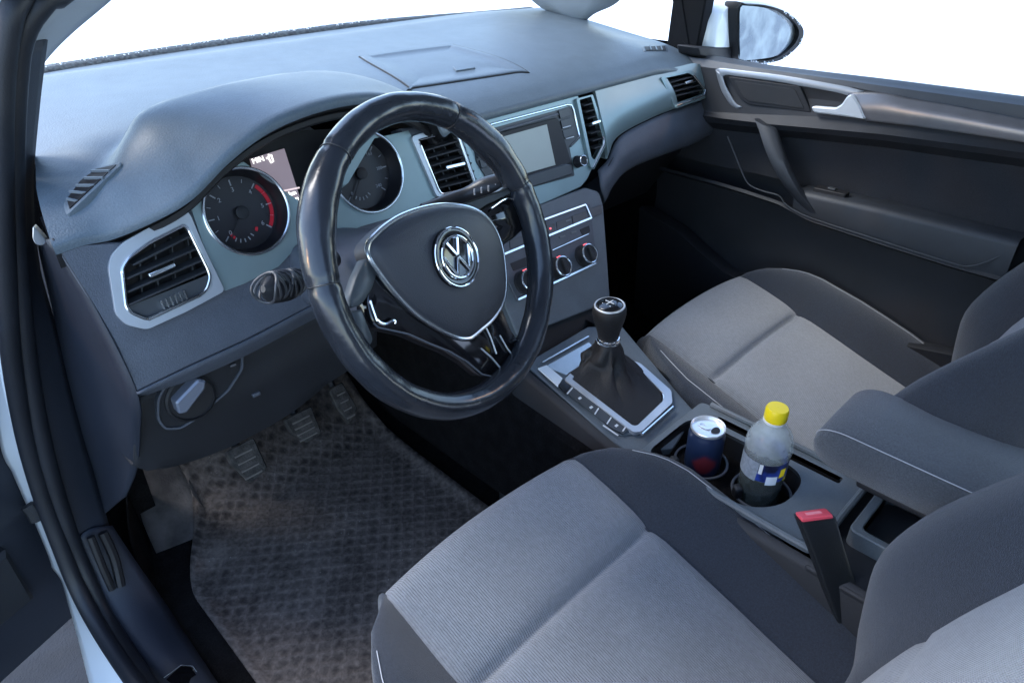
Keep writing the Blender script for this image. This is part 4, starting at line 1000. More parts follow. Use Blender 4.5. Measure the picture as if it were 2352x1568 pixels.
    for s in (-1, 1):
        bm = B(); rws = []
        for z in Z:
            yb, yc = sinterp(FR, z) - rc_(z), sinterp(CE, z) - rc_(z); yb = max(yb, yc + .004); row = []
            wo = .268 - .03 * sm(.75, .93, z) - .035 * sm(.32, .17, z)
            for x, y in ((.158, yc - .016), (.166, yc - .002), (.172, yc + .007), (.192, yc + (yb - yc) * .5), (.214, yc + (yb - yc) * .84), (.234, yb - .002), (.250, yb), (wo - .006, yb - .010), (wo - .002, yb - .03), (wo + .004, yb - .06), (wo, yc - .06), (wo - .02, yc - .11)):
                row.append(P(s * min(x, wo + .01), y, z))
            rws.append([q for q in cr(row, 25)])
        grid(bm, rws); obj('backrest_bolster', bm, M_seatdark, root, 80)
    bm = B(); rws = []
    for z in Z:
        yc = interp(CE, z); rws.append([P(x, yc - .105 - .02 * (1 - (x / .25) ** 2), z) for x in [-.25 + .5 * k / 12 for k in range(13)]])
    grid(bm, rws); obj('backrest_shell', bm, M_dark, root, 80)
    bm = B(); yc = -.60
    pts = bez_round([P(x, yc, z) for x, z in ((-.12, .98), (.12, .98), (.10, 1.14), (-.10, 1.14))], .04, 8); prism(bm, pts, (0, 1, .25), .05, -.05, .02); hr = obj('headrest', bm, M_seatdark, root)
    bm = B()
    for s in (-1, 1): tube(bm, [P(s * .06, yc + .01, .90), P(s * .06, yc, 1.0)], .006, 10)
    obj('headrest_posts', bm, M_chrome, root)
    return root
seat('front_seat', 'grey cloth driver seat nearest the camera with dark side bolsters', -.365, -.21)
seat('front_seat', 'grey cloth passenger seat beyond the armrest, next to the closed door', .365, -.08, 1.)

# seat belt buckle on the driver's seat
bk = thing('seat_belt_buckle', 'black seat belt buckle with a red release button beside the driver seat', 'buckle', Xp(1950, 1390, -.10))
t0, t1_ = Xp(1871, 1185, -.118), Xp(1945, 1400, -.105)
ad = (t0 - t1_).normalized(); bxd = V((.70, -.70, -.20)).normalized(); byd = ad.cross(bxd).normalized(); bxd = (bxd - ad * bxd.dot(ad) * .55).normalized()
bm = B(); rws = []
for t, s in ((0, 1.), (.04, 1.), (.35, .92), (.7, .9), (1.1, .9)):
    c = t0.lerp(t1_, t); rws.append(bez_round([c + bxd * (.0225 * s) * i + byd * (.0115 * s) * j for i, j in ((1, 1), (-1, 1), (-1, -1), (1, -1))], .004))
vs = grid(bm, rws, True); bm.faces.new(vs[0]); bm.faces.new(vs[-1]); obj('buckle_body', bm, M_strap, bk, 40)
bm = B(); c = t0 + ad * .0015; prism(bm, bez_round([c + bxd * .020 * i + byd * .0095 * j for i, j in ((1, 1), (-1, 1), (-1, -1), (1, -1))], .003), ad, .003, -.003, .0012); obj('release_button', bm, M_buckle, bk)
bm = B(); prism(bm, [t0 + ad * .0048 + bxd * .010 * i + byd * .003 * j for i, j in ((1, 1), (-1, 1), (-1, -1), (1, -1))], ad, .0004, -.001); obj('button_mark', bm, mat('button highlight print', (.85, .25, .27), .5), bk)

# =================================================================== PASSENGER DOOR
door = thing('passenger_door', 'closed passenger door with dark trim, silver strip, pull handle and bright release lever', 'car door', (.68, -.1, .1))
def rowf(px, X):
    pts = sorted([(p.y, p.z) for p in [Xp(x, y, X) for x, y in px]])
    def f(y):
        if y < pts[0][0]:
            (a, b), (c, d) = pts[0], pts[1]; return b + (d - b) * (y - a) / (c - a) * .8
        if y > pts[-1][0]:
            (a, b), (c, d) = pts[-2], pts[-1]; return d + (d - b) * (y - c) / (c - a) * .5
        return interp(pts, y)
    return X, f
win = rowf([(1591, 122), (1764, 151), (2045, 184), (2352, 223)], .70)
pad1 = rowf([(1600, 134), (1764, 160), (2045, 200), (2352, 243)], .672)
stt = rowf([(1646, 158), (1798, 173), (1921, 194), (2081, 223), (2352, 274)], .664)
stb = rowf([(1650, 258), (1724, 262), (1872, 268), (1991, 277), (2352, 328)], .648)
led = rowf([(1655, 272), (1774, 286), (2023, 308), (2352, 351)], .634)
led2 = rowf([(1655, 284), (1774, 297), (2023, 322), (2352, 366)], .640)
rec = rowf([(1668, 300), (1780, 312), (2023, 338), (2352, 384)], .672)
armb = rowf([(1835, 421), (2023, 456), (2352, 535)], .680)
armf = rowf([(1842, 444), (2023, 484), (2352, 562)], .615)
arml = rowf([(1724, 440), (1790, 462), (1861, 500), (2020, 552), (2189, 605), (2352, 650)], .622)
YS = [.40 - 1.15 * k / 90 for k in range(91)]
def doorrows(rs, m, name, extra=None):
    bm = B(); rws = []
    for X, f in rs: rws.append([V((X, y, f(y))) for y in YS])
    grid(bm, rws); return obj(name, bm, m, door, 28)
doorrows([(win[0] + .03, lambda y: win[1](y) - .004), win, (win[0] - .012, lambda y: win[1](y) - .004), pad1, stt], M_sill, 'window_sill')
doorrows([stt, (.658, lambda y: (stt[1](y) * .5 + stb[1](y) * .5)), stb], M_dark, 'strip_base')
doorrows([stb, (.646, lambda y: stb[1](y) - .003), led, led2, rec], M_dark, 'ledge')
def clampf(f, g): return lambda y: min(f(y), g(y) - .01)
doorrows([rec, (.682, lambda y: rec[1](y) * .5 + armb[1](y) * .5), armb], M_doorcloth, 'cloth_panel')
ax_front = Xp(1838, 430, .64).y
bm = B(); rws = []
YA = [ax_front - .001 - (.75 - .35 + ax_front) * k / 50 for k in range(51)]
for y in YA: rws.append([V((.682, y, armb[1](y))), V((.66, y, armb[1](y) + .001)), V((.625, y, armf[1](y) + .004)), V((.616, y, armf[1](y) - .001)), V((.613, y, armf[1](y) - .008)), V((.622, y, arml[1](y)))])
vs = grid(bm, rws); bm.faces.new(vs[0]); obj('arm_rest_ledge', bm, M_door, door, 40)
# lower door: map pocket
bm = B(); rws = []
for X, dz in ((.622, 0), (.618, -.006), (.640, -.012), (.668, -.03), (.675, -.10), (.66, -.2), (.65, -.34)):
    rws.append([V((X, y, max(.10, arml[1](min(y, .2)) + dz))) for y in YS])
grid(bm, rws); obj('door_panel', bm, M_dark, door, 40)
bm = B(); rws = []
lpx = [(1552, 531), (1600, 575), (1660, 625), (1800, 700), (1937, 760), (2100, 800), (2352, 850)]
poc = rowf(lpx, .60)
for X, dz in ((.66, -.01), (.612, .004), (.602, 0), (.606, -.03), (.62, -.3)): rws.append([V((X, y, max(.06, poc[1](y) + dz))) for y in YS])
grid(bm, rws); obj('map_pocket', bm, M_dark, door, 40)
bm = B(); tube(bm, cr([Xp(x, y, .618) for x, y in ((1671, 313), (1690, 360), (1710, 409), (1724, 427), (1755, 440), (1790, 450), (1805, 470), (1855, 498), (2020, 552), (2189, 605), (2230, 611), (2270, 600), (2320, 578))], 70), .0018, 8); obj('pocket_edge', bm, M_door, door)
bm = B(); grid(bm, [[V((.71, y, z)) for y in (.42, -.9)] for z in (.06, .74)]); obj('door_inner', bm, M_dark, door)
# silver strip, cut round the speaker grille
nX = V((-1, 0, .05)).normalized()
def dp(l, X): return [Xp(x, y, X) for x, y in l]
bm = B(); a = dp([(1948, 214), (2023, 213), (2081, 225), (2200, 246), (2352, 276), (2500, 304)], .652); b = dp([(1992, 277), (2040, 282), (2100, 289), (2200, 303), (2352, 326), (2500, 348)], .643)
mid = [p.lerp(q, .5) + V((-.004, 0, 0)) for p, q in zip(a, b)]
loft(bm, [a, mid, b], 30, 14); dst = obj('silver_strip', bm, M_strip, door, 60, solid=.004)
bm = B()
a = dp([(1646, 160), (1652, 157), (1700, 162), (1798, 174), (1921, 195), (1960, 203), (1985, 210)], .655); b = dp([(1656, 190), (1664, 173), (1704, 176), (1798, 189), (1840, 197), (1920, 211), (1960, 222)], .653)
loft(bm, [a, [p.lerp(q, .5) + V((-.0015, 0, 0)) for p, q in zip(a, b)], b], 30, 8)
a = dp([(1646, 160), (1652, 185), (1662, 213), (1680, 240), (1694, 250)], .655); b = dp([(1660, 171), (1667, 195), (1678, 216), (1692, 238), (1706, 246)], .653)
loft(bm, [a, [p.lerp(q, .5) + V((-.0015, 0, 0)) for p, q in zip(a, b)], b], 20, 8)
obj('silver_frame', bm, mat('dull silver frame', (.30, .32, .345), .4, metal=.4), door, 60, solid=.003)
bm = B(); sp_ = bez_round(dp([(1672, 176), (1838, 199), (1864, 258), (1720, 240), (1700, 226), (1690, 210)], .650), .006)
prism(bm, sp_, nX, .001, -.01, .001); spk_ = obj('speaker_grille', bm, M_dark, door)
bm = B(); prism(bm, bez_round(dp([(1686, 185), (1826, 205), (1848, 250), (1722, 233), (1706, 222)], .6485), .005), nX, .001, -.003, .0008); obj('grille_mesh', bm, mat('grille mesh', (.02, .022, .026), .7, bump=1., bscale=1500), spk_)
bm = B(); prism(bm, dp([(1842, 198), (1870, 203), (1952, 218), (1960, 228), (1990, 272), (1876, 258), (1866, 255)], .658), nX, 0, -.01); obj('handle_recess', bm, M_black, door)
M_lever = mat('bright lever', (.74, .77, .79), .3, metal=.35)
bm = B(); hl = bez_round(dp([(1864, 246), (1872, 244), (1920, 248), (1934, 240), (1946, 222), (1955, 216), (1964, 222), (1975, 240), (1990, 274), (1930, 266), (1880, 260), (1870, 258)], .640), .004)
prism(bm, hl, nX, .004, -.008, .003); obj('release_lever', bm, M_lever, door)
# pull handle
bm = B(); hp = cr(dp([(1742, 290), (1756, 312), (1780, 360), (1815, 430), (1838, 470), (1852, 492)], .602), 20); rws = []
for i, p in enumerate(hp):
    t = i / 19; w = .026; dx = .03 * (1 - math.sin(math.pi * t)) * .8
    c = p + V((dx, 0, 0)); s1 = V((0, 1, .25)).normalized()
    rws.append([c + s1 * (w * a) + V((b, 0, 0)) for a, b in ((-1, .004), (-.8, -.004), (0, -.008), (.8, -.004), (1, .004), (.8, .016), (-.8, .016))])
vs = grid(bm, rws, True); bm.faces.new(vs[0]); bm.faces.new(vs[-1]); obj('pull_handle', bm, M_door, door, 40)
bm = B(); prism(bm, bez_round([V((.645 + a, ax_front - .03 - b, armf[1](ax_front - .03 - b) + .009)) for a, b in ((-.012, 0), (.012, 0), (.012, .07), (-.012, .07))], .006), (0, 0, 1), .002, -.006, .001); wsw = obj('window_switch', bm, M_black, door)
bm = B(); box(bm, V((.645, ax_front - .065, armf[1](ax_front - .065) + .013)), (1, 0, 0), (0, 1, 0), (0, 0, 1), .01, .016, .004); obj('switch_rocker', bm, M_btn, wsw, bevel=.001)
# window frame and mirror triangle post
bm = B(); post = [Xp(1591, 126, .70), Xp(1534, 104, .70), Xp(1556, -60, .70), Xp(1636, -60, .70), Xp(1602, 118, .70)]
prism(bm, post, (-1, 0, 0), .006, -.03, .003); obj('window_post', bm, mat('flat black post', (.008, .009, .011), .9, spec=.15), door)
bm = B(); tube(bm, cr([(Xp(1556, -55, .70) + Xp(1636, -55, .70)) / 2, V((.665, .31, 1.08)), V((.62, .22, 1.19)), V((.605, -.05, 1.22)), V((.61, -.9, 1.20))], 40), .022, 10); obj('window_frame', bm, MATS['flat black post'], door)
bm = B(); prism(bm, [Xp(x, y, .703) for x, y in ((1541, -20), (1552, 5), (1574, 95), (1590, 110), (1570, -20))], (-1, 0, 0), .012, 0, .002); obj('post_trim', bm, MATS['flat black post'], door)
bm = B(); gy0, gy1 = Xp(1602, 118, .71).y, -.75
rws = []
for k in range(9):
    t = k / 8; rws.append([V((.712 - .10 * t * t, gy0 + (gy1 - gy0) * j / 10 - .25 * t * (1 - j / 10), .76 + .02 * 0 + .45 * t)) for j in range(11)])
grid(bm, rws); obj('side_window', bm, M_glass, door, 60)
bm = B(); grid(bm, [[Xp(1343, 50, .70), Xp(1534, 106, .70)], [Xp(1440, -60, .70), Xp(1556, -60, .70)]]); obj('quarter_window', bm, M_glass, door)
# door mirror
mx_ = .90
mir = [Yp(x, y, .30) for x, y in ((1690, 14), (1712, 9), (1760, 12), (1800, 26), (1830, 48), (1843, 72), (1836, 98), (1812, 124), (1786, 140), (1750, 146), (1706, 141), (1694, 130))]
mgl = [Yp(x, y, .292) for x, y in ((1701, 18), (1716, 14), (1760, 20), (1793, 38), (1812, 58), (1816, 76), (1806, 104), (1786, 126), (1760, 134), (1706, 138), (1700, 120), (1699, 60))]
mn = V((-.25, -.95, .05)).normalized(); mo = cr(mir, 72, True); mgo = cr(mgl, 72, True)
bm = B(); c = sum(mo, V()) / 72
rws = [[p + (c - p) * .10 for p in mo], [p + (c - p) * .02 + V((0, -.006, 0)) for p in mo], [p + V((0, .004, 0)) for p in mo], [p + (c - p) * .02 + V((.0, .03, 0)) for p in mo], [p + (c - p) * .12 + V((0, .05, 0)) for p in mo]]
vs = grid(bm, rws, True); bm.faces.new(vs[-1]); mb = obj('mirror_housing', bm, M_dark, door, 60)
cap = cr([Yp(x, y, .355) for x, y in ((1606, 119), (1610, 70), (1620, 30), (1645, 6), (1690, -6), (1740, 2), (1790, 24), (1812, 60), (1800, 104), (1760, 128), (1700, 124), (1650, 121))], 60, True)
cc_ = sum(cap, V()) / 60
bm = B(); vs = grid(bm, [[p + (cc_ - p) * .06 + V((0, -.035, 0)) for p in cap], [p + V((0, -.015, 0)) for p in cap], [p + V((0, .02, 0)) for p in cap], [p + (cc_ - p) * .12 + V((0, .06, 0)) for p in cap], [p + (cc_ - p) * .4 + V((0, .095, 0)) for p in cap], [p + (cc_ - p) * .8 + V((0, .11, 0)) for p in cap]], True); bm.faces.new(vs[-1]); bm.faces.new(vs[0]); obj('mirror_cap', bm, M_white, mb, 60)
bm = B(); prism(bm, [Yp(x, y, .325) for x, y in ((1596, 108), (1690, 108), (1704, 141), (1640, 140), (1600, 128))], (0, -1, 0), .008, -.05); obj('mirror_arm', bm, M_dark, mb, bevel=.004)
def mirm():
    m = mat('frosted mirror', (.7, .76, .8), .08, metal=1.); nt = m.node_tree; L = nt.links.new; b = nt.nodes['Principled BSDF']; tc = nt.nodes['Texture Coordinate']
    n = nt.nodes.new('ShaderNodeTexNoise'); n.inputs['Scale'].default_value = 20; n.inputs['Detail'].default_value = 7; n.inputs['Distortion'].default_value = .3; L(tc.outputs['Object'], n.inputs['Vector'])
    r1 = nt.nodes.new('ShaderNodeValToRGB'); r1.color_ramp.elements[0].position = .38; r1.color_ramp.elements[0].color = (.10, .13, .155, 1); r1.color_ramp.elements[1].position = .68; r1.color_ramp.elements[1].color = (.23, .28, .31, 1); L(n.outputs['Fac'], r1.inputs['Fac']); L(r1.outputs['Color'], b.inputs['Base Color'])
    r2 = nt.nodes.new('ShaderNodeMapRange'); r2.inputs['To Min'].default_value = .1; r2.inputs['To Max'].default_value = .6; L(n.outputs['Fac'], r2.inputs['Value']); L(r2.outputs[0], b.inputs['Roughness'])
    return m
bm = B(); prism(bm, mgo, mn, .0, -.006); obj('mirror_glass', bm, mirm(), mb)
bm = B()
for k in range(40):
    a = random.uniform(-1.3, .9); i = int((a / (2 * math.pi)) * 72) % 72; p = mo[(random.randrange(20, 62))]; p = p + (c - p) * random.uniform(-.0, .09) + V((0, -.007, 0)); s = random.uniform(.0012, .0035)
    bmesh.ops.create_icosphere(bm, subdivisions=1, radius=s, matrix=Matrix.Translation(p))
fl = obj('snow_specks', bm, M_snow, mb); fl['kind'] = 'stuff'

# =================================================================== CAR BODY ON THE DRIVER'S SIDE
body = thing('car_body', 'white car body shell with pillars, black door seal, sill, windscreen and roof', 'car body', (0, 0, 0))
def strip(name, A, Bq, m, parent, ang=60, nu=50, nv=6, solid=.003, bulge=None):
    bm = B(); rows = [A, Bq]
    if bulge is not None: rows = [A, [a.lerp(b, .5) + bulge for a, b in zip(cr(A, 24), cr(Bq, 24))], Bq]
    rows = [cr(r_, 24) for r_ in rows]
    loft(bm, rows, nu, nv); return obj(name, bm, m, parent, ang, solid=solid)
# white jamb in two lengths with the hinge between
def JP(l): return [Yp(x, y, Y) for x, y, Y in l]
strip('white_jamb', JP([(-60, 640, .55), (-30, 800, .56), (0, 1021, .56), (26, 1082, .56), (47, 1129, .555), (62, 1162, .55)]), JP([(-10, 640, .50), (2, 836, .50), (22, 931, .50), (47, 1007, .50), (74, 1082, .495), (97, 1146, .49)]), M_white, body)
strip('white_jamb', JP([(76, 1192, .55), (115, 1287, .54), (113, 1296, .54), (140, 1332, .53), (157, 1390, .50), (174, 1448, .45), (190, 1510, .40), (210, 1590, .33)]), JP([(108, 1186, .49), (133, 1255, .48), (152, 1305, .465), (174, 1349, .45), (195, 1395, .42), (217, 1439, .39), (255, 1508, .33), (305, 1585, .26)]), M_white, body)
bm = B(); tube(bm, JP([(66, 1158, .52), (78, 1172, .515), (88, 1192, .51)]), .012, 10); obj('hinge', bm, M_dark, body)
# outer pillar paint and rubber seals
strip('pillar_paint', [V((-.68, .24, 1.19))] + JP([(-160, -60, .42), (-160, 100, .42), (-160, 300, .43), (-140, 560, .45)]), [V((-.615, .26, 1.22))] + JP([(44, -60, .41), (14, 90, .41), (0, 220, .42), (-4, 560, .45)]), M_white, body)
seal1 = cr([V((-.615, -.9, 1.19)), V((-.61, -.1, 1.22)), V((-.60, .22, 1.195))] + JP([(52, -60, .385), (30, 20, .385), (14, 100, .39), (6, 190, .395), (3, 300, .40), (6, 480, .42), (14, 650, .44), (28, 830, .46), (58, 1000, .475), (94, 1130, .475), (134, 1240, .465), (178, 1350, .44), (232, 1450, .375), (318, 1575, .245), (420, 1690, .1)]), 200)
seal2 = cr([V((-.590, -.9, 1.20)), V((-.585, -.1, 1.23)), V((-.575, .23, 1.205))] + JP([(150, -60, .40), (104, 0, .40), (66, 50, .40), (46, 105, .405), (38, 170, .41), (32, 270, .415), (30, 400, .425), (36, 560, .44), (50, 720, .455), (74, 900, .47), (108, 1060, .475), (150, 1200, .47), (192, 1310, .455), (250, 1430, .40), (345, 1575, .25), (440, 1690, .1)]), 200)
bm = B(); tube(bm, seal1, .0125, 14); dsl = obj('door_seal', bm, M_rubber, body, 60)
bm = B(); tube(bm, seal2, .0125, 14); obj('door_seal', bm, M_rubber, body, 60)
bm = B(); grid(bm, [[p + V((0, .004, 0)) for p in seal1], [p + V((0, .006, 0)) for p in seal2]]); obj('seal_flange', bm, M_rubber, body, 60)
# lower pillar trim beside the dash
strip('pillar_trim', JP([(30, 100, .43), (30, 300, .435), (32, 500, .45), (46, 700, .465), (76, 900, .48), (110, 1060, .485), (152, 1200, .48), (180, 1250, .475)]), JP([(104, 90, .47), (84, 260, .48), (72, 430, .49), (84, 600, .50), (128, 760, .50), (165, 920, .50), (215, 1090, .50), (250, 1212, .49)]), M_side, body, bulge=V((-.004, -.006, 0)))
# sill trim
strip('sill_trim', JP([(178, 1236, .47), (215, 1330, .45), (262, 1425, .40), (322, 1510, .32), (390, 1590, .23), (470, 1690, .1)]), JP([(256, 1206, .48), (312, 1290, .45), (372, 1376, .40), (430, 1465, .31), (500, 1570, .18), (560, 1660, .06)]), M_side, body, bulge=V((-.006, 0, .012)))
bm = B(); tube(bm, cr(JP([(208, 1232, .455), (235, 1300, .44), (258, 1352, .43)]), 14), lambda t: .006, 8); tube(bm, cr(JP([(236, 1222, .465), (262, 1280, .45), (278, 1345, .43)]), 14), .0075, 8); obj('sill_slot', bm, M_black, body)
bm = B(); prism(bm, JP([(384, 1560, .23), (416, 1530, .24), (440, 1532, .235), (475, 1580, .19), (440, 1610, .18)]), (-.35, -.1, 1), .004, -.004, .001); obj('step_plate', bm, M_gloss, body)
bm = B(); tube(bm, JP([(376, 1556, .235), (416, 1527, .243), (442, 1529, .237), (480, 1580, .19)]), .0012, 6); obj('step_plate_edge', bm, M_chrome, body)
# left windscreen pillar trim
strip('screen_pillar', [V((-.50, .355, 1.25))] + JP([(330, -80, .53), (260, -10, .53), (165, 70, .53), (110, 125, .53), (60, 190, .53)]), [V((-.575, .25, 1.22))] + JP([(160, -80, .44), (140, -20, .44), (108, 40, .44), (80, 60, .44), (50, 110, .45)]), M_pillar, body)
# right windscreen pillar trim, its foot on the dash
strip('screen_pillar', [V((.50, .355, 1.25)), Xp(1130, -110, .60), Xp(1225, 2, .64), Xp(1285, 36, .66), Xp(1345, 56, .675)], [V((.575, .27, 1.22)), Xp(1520, -110, .60), Xp(1425, 0, .655), Xp(1368, 30, .668), Xp(1342, 50, .685)], M_pillar, body, bulge=V((-.004, -.004, 0)))
# windscreen and cowl
WT = lambda x: V((x * .84, .34 - .06 * x * x, 1.24))
bm = B(); NXw = 24; rws = []
for k in range(13):
    t = k / 12; rws.append([V((x, wsy(x) + .03, .822)).lerp(WT(x), t) + V((0, .04 * math.sin(math.pi * t), .02 * math.sin(math.pi * t))) for x in [-.70 + 1.40 * j / NXw for j in range(NXw + 1)]])
grid(bm, rws); obj('windscreen', bm, M_glass, body, 60)
bm = B(); rws = []
for dy, z in ((.018, .826), (.024, .832), (.045, .8345), (.09, .812)): rws.append([V((x, wsy(x) + dy, z - .012 * sm(.1, .7, x))) for x in [-.72 + 1.42 * j / 60 for j in range(61)]])
grid(bm, rws); obj('cowl_strip', bm, M_frost, body, 60)
bm = B()
for k in range(150):
    x = random.uniform(-.6, .25); y = wsy(x) + random.uniform(.022, .05); bmesh.ops.create_icosphere(bm, subdivisions=1, radius=random.uniform(.0007, .0019), matrix=Matrix.Translation(V((x, y, .8345 - .012 * sm(.1, .7, x)))))
fs = obj('frost_specks', bm, M_snow, body); fs['kind'] = 'stuff'
# roof over the cabin
bm = B(); rws = []
for j in range(17):
    y = .34 - 2.3 * j / 16; rws.append([V((x * .60, y - .05 * x * x * (1 if j == 0 else 0), 1.27 + .05 * math.sin(math.pi * min(1, j / 14)) - .07 * abs(x) ** 3)) for x in [-1 + 2 * q / 16 for q in range(17)]])
grid(bm, rws); obj('roof', bm, M_headliner, body, 60, solid=-.03)
# floor, tunnel side and bulkhead
bm = B(); prf = [(-.9, .04), (.45, .04), (.56, .06), (.66, .13), (.76, .26), (.84, .44), (.86, .70)]
grid(bm, [[V((x, y, z)) for x in (-.78, -.6, -.5, -.4, -.3, -.2, -.1, 0, .1, .2, .3, .4, .5, .6, .715)] for y, z in prf]); obj('floor_carpet', bm, M_carpet, body, 60)
bm = B(); prism(bm, [V((x, .585, z)) for x, z in ((-.80, .04), (-.64, .04), (-.62, .80), (-.70, .80))], (0, -1, 0), 0, -.02); obj('kick_panel', bm, M_carpet, body)
bm = B(); prism(bm, [V((-.13, y, z)) for y, z in ((-.62, .05), (.80, .05), (.80, .45), (.18, .42), (.14, .33), (-.62, .25))], (-1, 0, 0), 0, -.24); obj('tunnel', bm, M_carpet, body, bevel=.02)
bm = B(); strip('kick_carpet', JP([(288, 1140, .52), (300, 1250, .50), (350, 1370, .44), (425, 1490, .33), (520, 1640, .1)]), JP([(300, 1150, .62), (360, 1290, .52), (420, 1400, .43), (470, 1500, .32), (560, 1660, .1)]), M_carpet, body); bm.free()
bm = B(); rws = [[V((.705, y, z)) for y in (-.9, -.3, .3, .4)] for z in (.03, .2)]; grid(bm, rws); obj('passenger_sill', bm, M_carpet, body)
bm = B(); grid(bm, [[V((.712, y, z)) for y in (.36, .6, .9)] for z in (.03, .4, .78)]); obj('footwell_side', bm, M_carpet, body)
# second row glimpses: pale plates added for the light patches on the rear sill
bm = B(); prism(bm, [Zp(x, y, .13) for x, y in ((1930, 1388), (2006, 1400), (2006, 1470), (1975, 1450))], (0, 0, 1), 0, -.01); obj('sill_light_patch', bm, M_teal, body)
bm = B(); prism(bm, [Zp(x, y, .16) for x, y in ((2100, 790), (2190, 796), (2190, 850), (2150, 830))], (0, 0, 1), 0, -.01); obj('sill_light_patch', bm, M_teal, body)

# footrest, mat, pedals
fm = thing('floor_mat', 'worn dimpled rubber floor mat covered in dried dirt below the steering wheel', 'floor mat', (-.42, .3, .04))
bm = B(); rws = []
pr = [(-.32, .047), (.40, .047), (.50, .055), (.58, .085), (.66, .15), (.71, .21)]
for j in range(61):
    t = j / 60; y = -.32 + 1.03 * t
    z = interp(pr, y); row = []
    for k in range(41):
        u = k / 40; xl = -.668 + .10 * sm(.36, .62, y); xr = -.165
        x = xl + (xr - xl) * u
        e = min(u, 1 - u); row.append(V((x, y, z + .010 * sm(.05, .0, e) + .0015 * mnoise.noise(V((x * 12, y * 12, 0))))))
    rws.append(row)
grid(bm, rws); obj('mat_sheet', bm, M_mat, fm, 60, solid=.004)
bm = B(); rr_ = random.Random(3)
for k in range(260):
    y = rr_.uniform(-.25, .52); x = rr_.uniform(-.63, -.18); z = interp(pr, y) + .0015
    s_ = rr_.uniform(.0008, .0026); bmesh.ops.create_icosphere(bm, subdivisions=1, radius=s_, matrix=Matrix.Translation(V((x, y, z))) @ Matrix.Diagonal((rr_.uniform(.7, 2.2), rr_.uniform(.7, 1.8), .6, 1)))
dc = obj('dirt_crumbs', bm, mat('dry grit', (.30, .26, .23), .9, var=.4, vscale=60), fm); dc['kind'] = 'stuff'
ft = thing('footrest', 'scuffed dark footrest plate with cross ridges left of the clutch pedal', 'footrest', Zp(420, 1250, .06))
fp = [Yp(300, 1100, .60), Yp(405, 1050, .62), Yp(468, 1160, .54), Yp(530, 1285, .47), Yp(468, 1330, .44), Yp(392, 1330, .46), Yp(330, 1200, .54)]
bm = B(); fa = [Yp(285, 1085, .66), Yp(345, 1240, .56), Yp(425, 1400, .43)]; fb = [Yp(400, 1050, .66), Yp(466, 1165, .56), Yp(532, 1288, .46)]
loft(bm, [fa, fb], 24, 6); obj('footrest_plate', bm, mat('scuffed plastic', (.04, .034, .032), .85, bump=.8, bscale=200, vscale=22, col2=(.10, .087, .08)), ft, 60, solid=.02)
bm = B()
for k in range(6):
    t = .12 + k * .15; bar(bm, cr(fa, 30)[int(t * 29)] + V((0, -.004, .005)), cr(fb, 30)[int(t * 29)] + V((0, -.004, .005)), (0, 0, 1), .004, .006)
obj('footrest_ridges', bm, MATS['scuffed plastic'], ft)
def pedal(name, label, px, Y, arm_top):
    P_ = [Yp(x, y, Y) for x, y in px]; c = sum(P_, V()) / len(P_); p = thing(name, label, 'pedal', c)
    n = V((0, -.8, .6)); P_ = [q + V((0, .55 * (q.z - c.z), 0)) for q in P_]
    bm = B(); prism(bm, bez_round(P_, .006), n, .006, -.008, .002); pd = obj('pedal_pad', bm, M_pedal, p)
    bm = B(); a, b_ = P_[0], P_[1]
    lo, hi = min(q.z for q in P_), max(q.z for q in P_); xs = [q.x for q in P_]
    for k in range(4):
        z = lo + (hi - lo) * (k + .8) / 5; y = c.y + .55 * (z - c.z); bar(bm, V((min(xs) + .012, y, z)) + n * .006, V((max(xs) - .012, y, z)) + n * .006, (0, 0, 1), .004, .003)
    obj('pad_ribs', bm, mat('worn pedal rib', (.16, .145, .135), .7), pd)
    bm = B(); tube(bm, cr([c + V((0, .01, 0)), c + V((0, .07, .08)), V(arm_top)], 12), .009, 8); obj('pedal_arm', bm, M_black, p)
pedal('clutch_pedal', 'scuffed clutch pedal, leftmost of the three, closest to the footrest', ((526, 1046), (590, 1013), (604, 1065), (564, 1097), (530, 1068)), .53, (-.46, .75, .45))
pedal('brake_pedal', 'dark brake pedal in the shade between clutch and accelerator', ((659, 972), (722, 940), (729, 988), (697, 1008), (668, 995)), .55, (-.33, .75, .45))
pedal('accelerator_pedal', 'narrow upright accelerator pedal, rightmost of the three, under the wheel rim', ((764, 905), (796, 886), (812, 932), (788, 964), (772, 940)), .54, (-.24, .75, .45))

# =================================================================== OPEN DRIVER DOOR
for o in COL.objects:
    if o.parent is None and 'label' in o:
        if o.name.startswith('front_seat'): o['group'] = 'front seats'
        if o['category'] == 'pedal': o['group'] = 'pedals under the steering wheel'
        if o['category'] == 'stalk': o['group'] = 'stalks on the steering column'
dd = thing('driver_door', 'open driver door, its dark inner panel left of the white door jamb', 'car door', (-.795, .64, -.1))
th = math.radians(68); du = V((-math.sin(th), -math.cos(th), 0)); dn = V((math.cos(th), -math.sin(th), 0)); o_ = V((-.795, .64, 0))
def DDp(u, z, n=0.): return o_ + du * u + V((0, 0, z)) + dn * n
bm = B(); rws = []
for z, n in ((-.06, .0), (-.05, .03), (.08, .045), (.22, .05), (.25, .07), (.40, .065), (.44, .09), (.50, .09), (.53, .05), (.70, .035), (.73, .0)): rws.append([DDp(u, z, n) for u in (0, .01, .1, .3, .5, .8, 1.05, 1.06)])
grid(bm, rws); obj('inner_panel', bm, M_side, dd, 40)
bm = B(); prism(bm, [DDp(u, z, -.005) for u, z in ((0, -.07), (1.06, -.07), (1.06, .74), (0, .74))], dn, 0, -.09); obj('outer_skin', bm, M_white, dd, bevel=.01)
bm = B(); prism(bm, [DDp(u, z, .05) for u, z in ((.1, .08), (.9, .08), (.95, .2), (.1, .2))], dn, .02, -.02, .008); obj('door_pocket', bm, M_dark, dd)

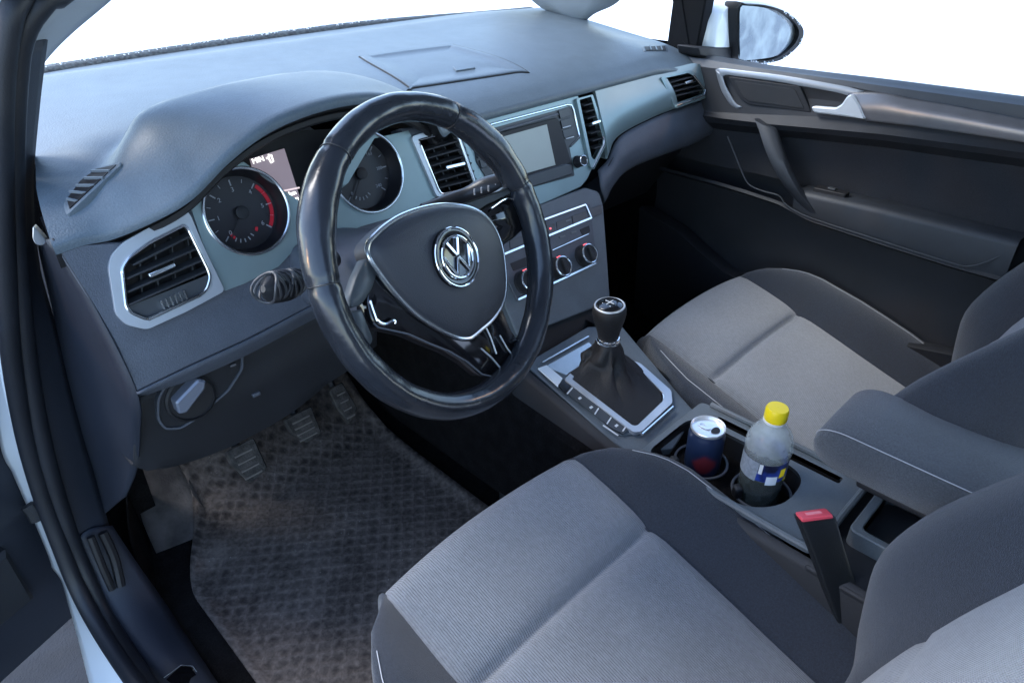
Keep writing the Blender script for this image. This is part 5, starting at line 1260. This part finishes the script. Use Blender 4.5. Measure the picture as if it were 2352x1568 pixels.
# =================================================================== GROUND
def gplane(name, x0, x1, y0, y1, z, m):
    bm = B(); grid(bm, [[V((x, y, z)) for x in (x0, x1)] for y in (y0, y1)]); o = obj(name, bm, m); o['kind'] = 'structure'; return o
gplane('snow_backdrop', -400, 400, -400, 400, -.30, M_snow)  # snow added so the windows look out on plain white
gplane('driveway', -7, -.2, -9, 1.5, -.29, M_asph)

# =================================================================== LIGHT
w = bpy.data.worlds.new('World'); scn.world = w; w.use_nodes = True; nt = w.node_tree
bg = nt.nodes['Background']; sk = nt.nodes.new('ShaderNodeTexSky'); sk.sky_type = 'NISHITA'; sk.sun_disc = False
SUN_E, SUN_R = math.radians(52), math.radians(-30)
sk.sun_elevation = SUN_E; sk.sun_rotation = SUN_R; sk.air_density = 1.; sk.dust_density = .5; sk.ozone_density = .9
nt.links.new(sk.outputs[0], bg.inputs[0]); bg.inputs[1].default_value = .13
sl = bpy.data.lights.new('sun', 'SUN'); sl.energy = .7; sl.angle = math.radians(25); sl.color = (1, .98, .95)
so = bpy.data.objects.new('sun', sl); COL.objects.link(so)
sd = V((math.sin(SUN_R) * math.cos(SUN_E), math.cos(SUN_R) * math.cos(SUN_E), math.sin(SUN_E)))
so.rotation_euler = sd.to_track_quat('Z', 'Y').to_euler()
vs_ = scn.view_settings; vs_.view_transform = 'Standard'; vs_.look = 'None'; vs_.exposure = 2.45; vs_.gamma = 1; vs_.use_curve_mapping = False

al = bpy.data.lights.new('street_lamp_light', 'AREA'); al.energy = 3.2; al.size = .12; al.shape = 'DISK'; al.color = (1, .55, .2)
ao = bpy.data.objects.new('street_lamp_light', al); COL.objects.link(ao); ao.location = (-3.6, 1.0, 1.45)
ao.rotation_euler = (V(ao.location) - V((0, 0, .6))).to_track_quat('Z', 'Y').to_euler()

a2 = bpy.data.objects.new('street_lamp_light', al.copy()); COL.objects.link(a2); a2.location = (2.9, -1.5, 2.3); a2.data.energy = 1.4
a2.rotation_euler = (V(a2.location) - V((-.3, 0, .6))).to_track_quat('Z', 'Y').to_euler()
